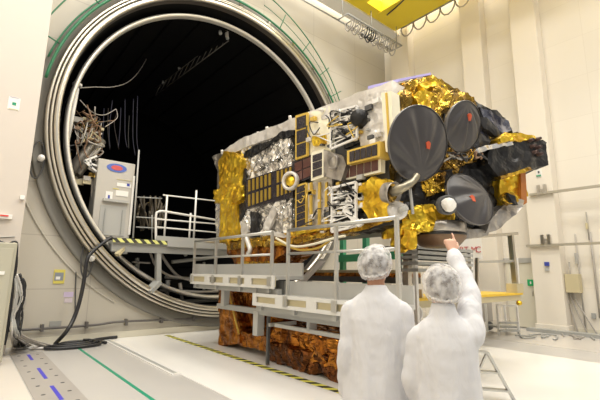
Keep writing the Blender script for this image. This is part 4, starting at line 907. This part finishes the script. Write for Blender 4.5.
ty = thing('cable_tray', 'hanging cable tray filled with dangling coils at the hall corner', 'cable tray', (t1+t2)/2)
b = nb()
for dy in (0, 0.5): rod(b, t1+V((0, -dy, 0)), V((t2.x, 9.6-dy, t1.z)), 0.035, 6)
rod(b, t1+V((-3.5, 0, 0.02)), t1, 0.03, 6)
for k in range(9): x = t1.x+(t2.x-t1.x)*k/8; rod(b, (x, 9.6, t1.z), (x, 9.1, t1.z), 0.025, 6)
for k in (0, 4, 8): x = t1.x+(t2.x-t1.x)*k/8; rod(b, (x, 9.35, t1.z), (x, 9.35, t1.z+1.0), 0.02, 6)
obj('tray_frame', b, 'grey', ty)
for k in range(22):
    x = t1.x+0.3+(t2.x-t1.x-0.6)*k/21; b = nb()
    tube(b, [(x+0.03*math.cos(PI*j/6), 9.35+0.2*math.cos(PI*j/6), t1.z-0.03-(0.28 if k % 3 else 0.42)*math.sin(PI*j/6)) for j in range(7)], 0.026, 5)
    obj('cable_loop', b, 'cable' if 6 < k < 12 else 'gcable', ty)

# ================================================================== left edge
lc = thing('control_cabinet', 'pale green grey control cabinet at the left picture edge', 'cabinet', (0.2, 8.9, 0))
pk = on(18, 243, 'Y', 8.9); pk2 = on(4, 345, 'Y', 8.9)
b = nb(); box(b, pk.x-1.1, pk.x, 8.9, 9.6, 0.06, pk.z); obj('body', b, mat('grey green enamel', (0.42, 0.40, 0.31), 0.45), lc, bevel=0.02)
b = nb(); box(b, pk.x-1.0, pk.x-0.05, 8.88, 8.90, 0.15, pk.z-0.1); cdoor = obj('door', b, mat('grey green door', (0.45, 0.43, 0.34), 0.45), lc, bevel=0.006)
b = nb(); box(b, pk.x-1.08, pk.x-0.02, 8.95, 9.58, 0.0, 0.06); obj('plinth', b, 'dgrey', lc)
b = nb(); p = on(1, 273, 'Y', 8.87); box(b, p.x-0.05, p.x+0.05, 8.86, 8.885, p.z-0.03, p.z+0.03); obj('latch', b, 'white', cdoor)
def Lp(x, y, Y=9.7): return on(x, y, 'Y', Y)
cables('cabinet_cable', 'black cable looping from the wall panel behind the left cabinet', [([Lp(-6, 240), Lp(5, 244), Lp(14, 248), Lp(16, 262), Lp(12, 290), Lp(8, 325), Lp(4, 345)], 0.035), ([Lp(4, 258), Lp(7, 247), Lp(12, 242), Lp(17, 243), Lp(17, 255)], 0.02)], 'cable')
for k in range(20):
    x = 15+rnd.random()*10; q = [Lp(x-2+rnd.uniform(-2, 2), 276+rnd.uniform(-3, 3)), Lp(x+rnd.uniform(-3, 3), 286), Lp(x+rnd.uniform(-3, 3), 300), Lp(x-4+rnd.uniform(-3, 3), 318), Lp(x-3+rnd.uniform(-4, 4), 335), on(x+rnd.uniform(-4, 30), 346, 'Z', 0.03)]
    b = nb(); tube(b, smoothpts(q, 4), rnd.choice((0.014, 0.022, 0.03)), 5)
    tag(obj('hanging_cable', b, rnd.choice(['gcable', 'lgrey', 'silverw', 'gcable', 'cable'])), 'cable of the grey tangle hanging right of the left cabinet', 'cable', 'cable tangle beside the left cabinet')
hb = []
cables('thick_hose', 'thick black hose draped from the striped platform edge down to the floor', [([P(112, 237, 10.45), P(103, 243, 10.4), P(92, 252, 10.35), P(87, 260, 10.3), P(84, 280, 10.3), P(80, 300, 10.25), P(74, 318, 10.2), P(66, 332, 10.1), on(55, 344, 'Z', 0.06)], 0.042)], 'cable', 'hose')
b = nb(); cc = on(74, 344.5, 'Z', 0.05); pts = []
for k in range(70): a = 2*PI*k/22; rr = 0.66-0.006*k+0.05*math.sin(k*0.31); pts.append((cc.x+rr*math.cos(a)*0.95, cc.y-0.1+rr*0.42*math.sin(a), 0.04+0.03*(k//22)))
tube(b, pts, 0.032, 6); tag(obj('hose_coil', b, 'cable'), 'coil of black hose lying on the floor by the chamber wall', 'hose')
cables('floor_hose', 'black hose lying along the wall foot right of the coil', [([on(x, y, 'Z', 0.05) for x, y in ((84, 344), (95, 340), (108, 338), (117, 337))], 0.04)], 'cable', 'hose')
for k in range(8):
    q = [on(14+rnd.uniform(0, 34), 343+rnd.uniform(-2, 6), 'Z', 0.03) for j in range(4)]
    b = nb(); tube(b, smoothpts(q), 0.022, 5); tag(obj('loose_cable', b, rnd.choice(['gcable', 'lgrey', 'silverw'])), 'loose pale cable heaped on the floor at the foot of the left cabinet', 'cable', 'loose cables by the left cabinet')
def pbox(name, xa, ya, xb, yb, m, label, cat, Y, t=0.02):
    p, q = on(xa, ya, 'Y', Y-t), on(xb, yb, 'Y', Y-t); b = nb(); box(b, p.x, q.x, Y-t, Y+0.002, q.z, p.z); return tag(obj(name, b, m), label, cat)
ws = pbox('warning_sign', 54.5, 269.5, 64, 283.5, 'label', 'yellow sign with dark picture on the lower chamber wall', 'sign', YW-0.002)
p, q = on(55, 272.5, 'Y', YW-0.03), on(63, 280.5, 'Y', YW-0.03); b = nb(); box(b, p.x, q.x, YW-0.028, YW-0.018, q.z, p.z); obj('sign_picture', b, 'screen', ws)
p, q = on(56, 276.5, 'Y', YW-0.03), on(60, 279.5, 'Y', YW-0.03); b = nb(); box(b, p.x, q.x, YW-0.032, YW-0.028, q.z, p.z); obj('sign_inset', b, 'white', ws)
pbox('lilac_notice', 64, 292, 73, 297, 'lilac', 'upper lilac paper notice low on the chamber wall', 'notice', YW-0.002, 0.008)
pbox('lilac_notice', 64.5, 298.5, 72, 302.5, mat('pale lilac', (0.66, 0.58, 0.62), 0.6), 'lower paler paper notice low on the chamber wall', 'notice', YW-0.002, 0.008)
pbox('vent_plate', 50, 321.5, 61, 326, 'grey', 'small grey vent plate above the wall conduit', 'vent', YW-0.002, 0.03)
cables('wall_cable', 'thin dark cable hanging down beside the yellow sign', [([P(76, 272, YW-0.04), P(75.5, 290, YW-0.04), P(75, 318, YW-0.04)], 0.015)], 'dgrey')
ps = pbox('panel_sticker', 9, 96, 19, 111, 'white', 'small sticker with blue and green marks on the pale panel', 'sticker', YP, 0.006)
for xa, ya, xb, yb, mm in ((10, 96.5, 19, 98.5, 'blue'), (12.5, 102, 16, 105.5, 'greenf'), (9, 108.3, 18, 110, 'label')):
    p, q = on(xa, ya, 'Y', YP-0.012), on(xb, yb, 'Y', YP-0.012); b = nb(); box(b, p.x, q.x, YP-0.012, YP-0.005, q.z, p.z); obj('sticker_mark', b, mm, ps)
wl = pbox('wall_light', -6, 213, 12, 219, 'white', 'white strip fitting with red lamp on the pale panel', 'light', YP, 0.08)
p, q = on(0, 214.5, 'Y', YP-0.1), on(8.5, 216.5, 'Y', YP-0.1); b = nb(); box(b, p.x, q.x, YP-0.10, YP-0.075, q.z, p.z); obj('red_lamp', b, 'red', wl)
pbox('corner_knob', 20.5, 195, 24.5, 199.5, 'white', 'small white knob at the edge of the pale panel', 'knob', YP, 0.08)
cables('panel_conduit', 'thin horizontal conduit across the pale panel', [([P(-20, 238, YP-0.012), P(15, 236.5, YP-0.012)], 0.012)], 'lgrey')
for (x, y, lab) in ((41.5, 157.5, 'white round fixture on the wall beside the left of the flange'), (92, 258.5, 'white round fixture below the left end of the platform')):
    p = P(x, y, YW-0.42); fx = thing('wall_fixture', lab, 'fixture', p)
    b = nb(); lathe(b, [(0.001, 0.05), (0.05, 0.04), (0.07, 0), (0.07, -0.12)], p, (0, -1, 0), 16); obj('cap', b, 'white', fx)
    b = nb(); pts = [p+V((-0.05+0.22*math.cos(a)*0.6, 0.25, 0.45*math.sin(a))) for a in [2*PI*k/16 for k in range(16)]]; tube(b, pts, 0.02, 6, closed=True); rod(b, p, p+V((0, 0.42, 0)), 0.04); obj('cable_loop', b, 'dgrey', fx)

# ================================================================== people
def loft(bm, rings, n=36, fold=0.0, ph=0.0):
    """rings: (z, half width, half depth, x, y)"""
    R_ = []
    for (z, w, d, x, y) in rings:
        row = []
        for k in range(n):
            a = 2*PI*k/n; f = 1+fold*(math.sin(7*a+ph+z*2.2)+0.6*math.sin(12*a+ph*2-z*3))*max(0, min(1, (1.45-z)*2))
            row.append(bm.verts.new((x+w*math.cos(a)*f, y+d*math.sin(a)*f, z)))
        R_.append(row)
    for A, B in zip(R_, R_[1:]):
        for k in range(n): bm.faces.new((A[k], A[(k+1) % n], B[(k+1) % n], B[k]))
    bm.faces.new(R_[0][::-1]); bm.faces.new(R_[-1])
def ell(bm, c, r, sub=3, rot=None):
    mt = Matrix.Translation(V(c)) @ (rot.to_4x4() if rot else Matrix()) @ Matrix.Diagonal((*r, 1))
    bmesh.ops.create_icosphere(bm, subdivisions=sub, radius=1, matrix=mt)
def ltube(bm, pts, rs, n=14):
    b2 = nb(); tube(b2, pts, rs, n); merge(bm, b2)
    ell(bm, pts[0], (rs[0],)*3, 2); ell(bm, pts[-1], (rs[-1],)*3, 2)
def fused(name, bm, m, parent, vox, smooth_it=4, disp=None):
    o = obj(name, bm, m, parent, smooth=True)
    r = o.modifiers.new('fuse', 'REMESH'); r.mode = 'VOXEL'; r.voxel_size = vox; r.use_smooth_shade = True
    s_ = o.modifiers.new('soften', 'SMOOTH'); s_.factor = 0.5; s_.iterations = smooth_it
    if disp:
        for i, (size, st) in enumerate(disp):
            tx = bpy.data.textures.new('folds', 'CLOUDS'); tx.noise_scale = size; tx.noise_depth = 1
            d = o.modifiers.new('folds', 'DISPLACE'); d.texture = tx; d.strength = st; d.mid_level = 0.5; d.texture_coords = 'LOCAL'
    return o
def hand(bm, wrist, direc, palmn, side, curls, sc=1.0):
    """wrist point, pointing direction, palm normal; side=+1 thumb on direc x palmn"""
    w = V(wrist); d = V(direc).normalized(); n_ = V(palmn); n_ = (n_-d*n_.dot(d)).normalized(); s = d.cross(n_)*side
    for k in range(5):
        t_ = k/4; ltube(bm, [w+d*0.01+s*(0.018-0.009*k)*sc, w+d*0.088*sc+s*(0.034-0.0185*k)*sc], [0.016*sc, 0.0135*sc], 8)
    lens = (0.072, 0.080, 0.074, 0.058)
    for k in range(4):
        base = w+d*0.088*sc+s*(0.032-0.0205*k)*sc; c = curls[k]; p = [base-d*0.02]; a = 0.0; q = base
        p.append(q)
        for j, fr_ in enumerate((0.45, 0.30, 0.25)):
            a += c*(1.0 if j == 0 else 1.1); q = q + (d*math.cos(a)+n_*math.sin(a))*lens[k]*fr_*sc; p.append(q)
        ltube(bm, p, [0.0095*sc, 0.0095*sc, 0.009*sc, 0.0085*sc, 0.0075*sc], 8)
    t0 = w+d*0.025*sc+s*0.024*sc
    p = [t0, t0+(d*0.55+s*0.75+n_*0.25).normalized()*0.035*sc]; p.append(p[-1]+(d*0.8+s*0.35+n_*0.4).normalized()*0.030*sc); p.append(p[-1]+(d*0.9+n_*0.4).normalized()*0.024*sc)
    ltube(bm, p, [0.014*sc, 0.012*sc, 0.010*sc, 0.0085*sc], 8)
def person(label, pos, yawp, H, arms, headturn, skinm, collar=0.0, wid=1.0, cap_r=(0.115, 0.124, 0.130), seed=0):
    """arms: per side (shoulder, elbow, wrist, hand direction, palm normal, curls)"""
    p = thing('person', label, 'person', pos, local=True); p.rotation_euler = (0, 0, -R(yawp))
    k = H/1.80; hz = 1.675*k
    b = nb()
    loft(b, [(0.92*k, 0.15, 0.10, 0, 0), (1.0*k, 0.165, 0.11, 0, 0), (1.15*k, 0.14, 0.095, 0, 0), (1.32*k, 0.165, 0.105, 0, 0), (1.42*k, 0.17, 0.09, 0, 0), (1.47*k, 0.10, 0.07, 0, 0)], 24)
    ltube(b, [(0, -0.01, 1.44*k), (0, 0.01, 1.60*k)], [0.065, 0.058])
    hr = Matrix.Rotation(-R(headturn), 3, 'Z'); hc = V((0, 0.025, hz))
    def hp(x, y, z): return hc + hr @ V((x, y, z))
    ell(b, hp(0, -0.005, 0.02), (0.076, 0.095, 0.105), 4, hr); ell(b, hp(0, 0.03, -0.05), (0.056, 0.062, 0.068), 3, hr)
    ltube(b, [hp(0, 0.088, 0.01), hp(0, 0.108, -0.025)], [0.009, 0.014], 8)
    ell(b, hp(0, 0.086, -0.062), (0.024, 0.012, 0.008), 2, hr); ell(b, hp(0, 0.082, 0.022), (0.05, 0.012, 0.008), 2, hr)
    for sx in (-1, 1): ell(b, hp(sx*0.078, -0.005, -0.012), (0.010, 0.022, 0.034), 2, hr)
    for sx, a in zip((-1, 1), arms):
        sh_, el_, wr_ = V(a[0]), V(a[1]), V(a[2]); mid = sh_.lerp(el_, 0.5)
        ltube(b, [sh_, mid, el_, el_.lerp(wr_, 0.35), wr_], [0.052, 0.046, 0.038, 0.040, 0.027])
        hand(b, wr_, a[3], a[4], a[6], a[5], k)
        ltube(b, [(sx*0.09, 0, 0.93*k), (sx*0.10, 0.02, 0.50*k), (sx*0.10, 0.0, 0.34*k), (sx*0.10, -0.02, 0.09)], [0.085, 0.055, 0.056, 0.038])
        ltube(b, [(sx*0.10, -0.04, 0.05), (sx*0.115, 0.14, 0.035)], [0.04, 0.032])
    body = fused('body', b, skinm, p, 0.0065, 2)
    for sx in (-1, 1):
        b = nb(); ell(b, hp(sx*0.031, 0.083, 0.004), (0.013, 0.008, 0.008), 2); obj('eye', b, 'dgrey', p, smooth=True)
    # hair under the thin cap
    b = nb(); ell(b, hp(0, -0.018, 0.022), (0.092, 0.102, 0.108), 4, hr)
    for v in [v for v in b.verts if (hr.transposed() @ (v.co-hc)).y > 0.055 and (v.co-hc).z < 0.05]: v.co += hr @ V((0, -0.03, 0))
    obj('hair', b, 'hair', p, smooth=True)
    b = nb(); bmesh.ops.create_icosphere(b, subdivisions=5, radius=1)
    for v in b.verts:
        q = v.co.copy(); az = math.atan2(q.y, q.x); el2 = math.asin(max(-1, min(1, q.z)))
        w_ = 1 + 0.035*noise.noise(q*2.2+V((seed, 0, 0))) + 0.026*math.sin(az*15+5*noise.noise(q*2)+seed)*(0.35+0.65*max(0, math.cos(el2)))*(1 if q.z < 0.6 else 0.4) + 0.022*noise.noise(q*6)
        zz = q.z*cap_r[2]*w_
        if q.z < -0.72: zz = -0.72*cap_r[2]*w_ + (q.z+0.72)*0.05; w_ *= 0.95
        tilt = 0.25*q.y*cap_r[1]
        v.co = hp(q.x*cap_r[0]*w_, q.y*cap_r[1]*w_-0.012, zz+0.026+tilt*0.9)
    dead = [v for v in b.verts if False]
    hcap = obj('hair_cap', b, 'capfilm', p, smooth=True)
    b = nb(); tube(b, [hp(cap_r[0]*0.70*math.cos(2*PI*j/32), cap_r[1]*0.70*math.sin(2*PI*j/32)-0.012, -0.062+0.026+0.25*math.sin(2*PI*j/32)*cap_r[1]*0.9+0.004*math.sin(j*2.3)) for j in range(32)], 0.007, 6, closed=True); obj('cap_band', b, 'cap', hcap)
    # coat
    b = nb()
    cz = collar
    loft(b, [(q_[0], q_[1]*wid, *q_[2:]) for q_ in [(0.50*k, 0.245, 0.19, 0, 0), (0.65*k, 0.237, 0.182, 0, 0), (0.85*k, 0.222, 0.168, 0, 0), (1.0*k, 0.207, 0.154, 0, 0), (1.12*k, 0.198, 0.146, 0, 0), (1.25*k, 0.198, 0.140, 0, 0), (1.33*k, 0.20, 0.132, 0, 0), (1.39*k, 0.195, 0.12, 0, 0), (1.43*k, 0.180, 0.110, 0, 0), (1.465*k, 0.155, 0.098, 0, 0), (1.49*k, 0.125, 0.088, 0, 0), (1.51*k, 0.096, 0.08, 0, -0.002), ((1.525+cz*0.5)*k, 0.078, 0.075, 0, 0), ((1.54+cz)*k, 0.070, 0.070, 0, 0.006)]], 64, 0.035, seed)
    for sx, a in zip((-1, 1), arms):
        sh_, el_, wr_ = V(a[0]), V(a[1]), V(a[2]); we = el_.lerp(wr_, 0.93)
        pts = smoothpts([sh_-V((sx*0.05, 0, 0)), sh_+V((sx*0.012, 0, -0.01 if el_.z < sh_.z else 0)), sh_.lerp(el_, 0.55), el_, el_.lerp(wr_, 0.5), we], 6)
        n_ = len(pts); rs = []
        for i in range(n_):
            t_ = i/(n_-1); r_ = 0.082-0.027*t_ + 0.003*math.sin(t_*38+seed)*(0.3+t_)
            rs.append(r_)
        ltube(b, pts, rs, 18)
    coat = fused('coat', b, 'coat', p, 0.010, 3, ((0.22, 0.014), (0.07, 0.007)))
    b = nb()
    for sx in (-1, 1):
        ltube(b, [(sx*0.095, 0, 0.80*k), (sx*0.10, 0.02, 0.50*k), (sx*0.10, 0.0, 0.34*k), (sx*0.10, -0.02, 0.12)], [0.105, 0.085, 0.08, 0.07])
    fused('trousers', b, 'trouser', p, 0.012, 3)
    for sx in (-1, 1):
        b = nb(); ltube(b, [(sx*0.10, -0.05, 0.056), (sx*0.108, 0.06, 0.052), (sx*0.115, 0.16, 0.044)], [0.055, 0.052, 0.042]); fused('overshoe', b, 'shoe', p, 0.01, 3)
    return p
# thin see-through cap cloth
cm = None
cm = mat('thin cap film', (0.80, 0.79, 0.79), 0.55, bump=0.5, bscale=26, alpha=0.50); M['capfilm'] = cm
nt_ = cm.node_tree; tc_ = nt_.nodes.new('ShaderNodeTexCoord'); nz_ = nt_.nodes.new('ShaderNodeTexNoise'); nz_.inputs['Scale'].default_value = 22; nz_.inputs['Detail'].default_value = 4
mr_ = nt_.nodes.new('ShaderNodeMapRange'); mr_.inputs[1].default_value = 0.35; mr_.inputs[2].default_value = 0.65; mr_.inputs[3].default_value = 0.20; mr_.inputs[4].default_value = 0.62
nt_.links.new(tc_.outputs['Object'], nz_.inputs['Vector']); nt_.links.new(nz_.outputs['Fac'], mr_.inputs[0]); nt_.links.new(mr_.outputs[0], nt_.nodes['Principled BSDF'].inputs['Alpha'])
def gpos(x, dist):
    d = ray(x, 290); d.z = 0; d.normalize(); return V((d.x*dist, d.y*dist, 0))
down = lambda sx, f=0.02, kk=1.0: (((sx*0.150, 0, 1.40*kk)), ((sx*0.195, -0.03, 1.12*kk)), ((sx*0.215, 0.06, 0.87*kk)), (0, 0.12, -1), (-sx, 0.1, 0), (0.35, 0.4, 0.45, 0.5), -sx)
PA = gpos(376, 2.80)
person('left person in white coat and white cap, arms at the sides, facing the satellite', PA, 54, 1.82, (down(-1), down(1)), 22, M['skin'], seed=1.0, collar=0.02)
PB = gpos(442, 2.56); kb_ = 1.68/1.80; larm = ((-0.125, 0, 1.375*kb_), (-0.185, 0.0, 1.12*kb_), (-0.15, 0.14, 0.92*kb_), (0.1, 0.5, -1), (1, 0.1, 0), (0.35, 0.4, 0.45, 0.5), 1)
rarm = ((0.135, 0.02, 1.40*kb_), (0.170, 0.20, 1.53), (0.095, 0.40, 1.80), (-0.12, 0.30, 0.95), (-0.3, 0.75, -0.25), (0.08, 0.75, 0.85, 0.9), -1)
person('right person in white coat pointing up at the satellite with raised right arm', PB, 57, 1.68, (larm, rarm), -12, M['skinl'], seed=4.0, collar=0.055, wid=0.90, cap_r=(0.111, 0.118, 0.124))

# ================================================================== lamps and exposure
for i, (x, ys_) in enumerate(((-4, (-5.5, 0.2, 6.2)), (1.5, (-5.5, 0.2, 6.2)), (7, (-5.5, 0.2, 6.2)), (9.3, (9.0,)), (11.5, (-5.5, 0.2, 6.2)))):
    for j, y in enumerate(ys_):
        t = thing('ceiling_light', 'square warm white lamp panel under the hall ceiling', 'ceiling light', (x, y, TOP-0.1), 'hall ceiling lamps')
        b = nb(); box(b, x-1.1, x+1.1, y-1.1, y+1.1, TOP-0.12, TOP-0.002); obj('housing', b, 'lgrey', t)
        L = bpy.data.lights.new('lamp', 'AREA'); L.shape = 'SQUARE'; L.size = 2.0; L.energy = 820; L.color = (1, 0.97, 0.91)
        lo = bpy.data.objects.new('lamp', L); C.objects.link(lo); lo.location = (x, y, TOP-0.14)
w = bpy.data.worlds.new('ambient_fill'); bpy.context.scene.world = w; w.use_nodes = True  # added ambient fill, enters through the open side behind the camera
w.node_tree.nodes['Background'].inputs[0].default_value = (1, 0.975, 0.94, 1); w.node_tree.nodes['Background'].inputs[1].default_value = 1.0
sc = bpy.context.scene
sc.view_settings.view_transform = 'Standard'; sc.view_settings.look = 'None'; sc.view_settings.gamma = 1; sc.view_settings.use_curve_mapping = False
sc.view_settings.exposure = -0.97
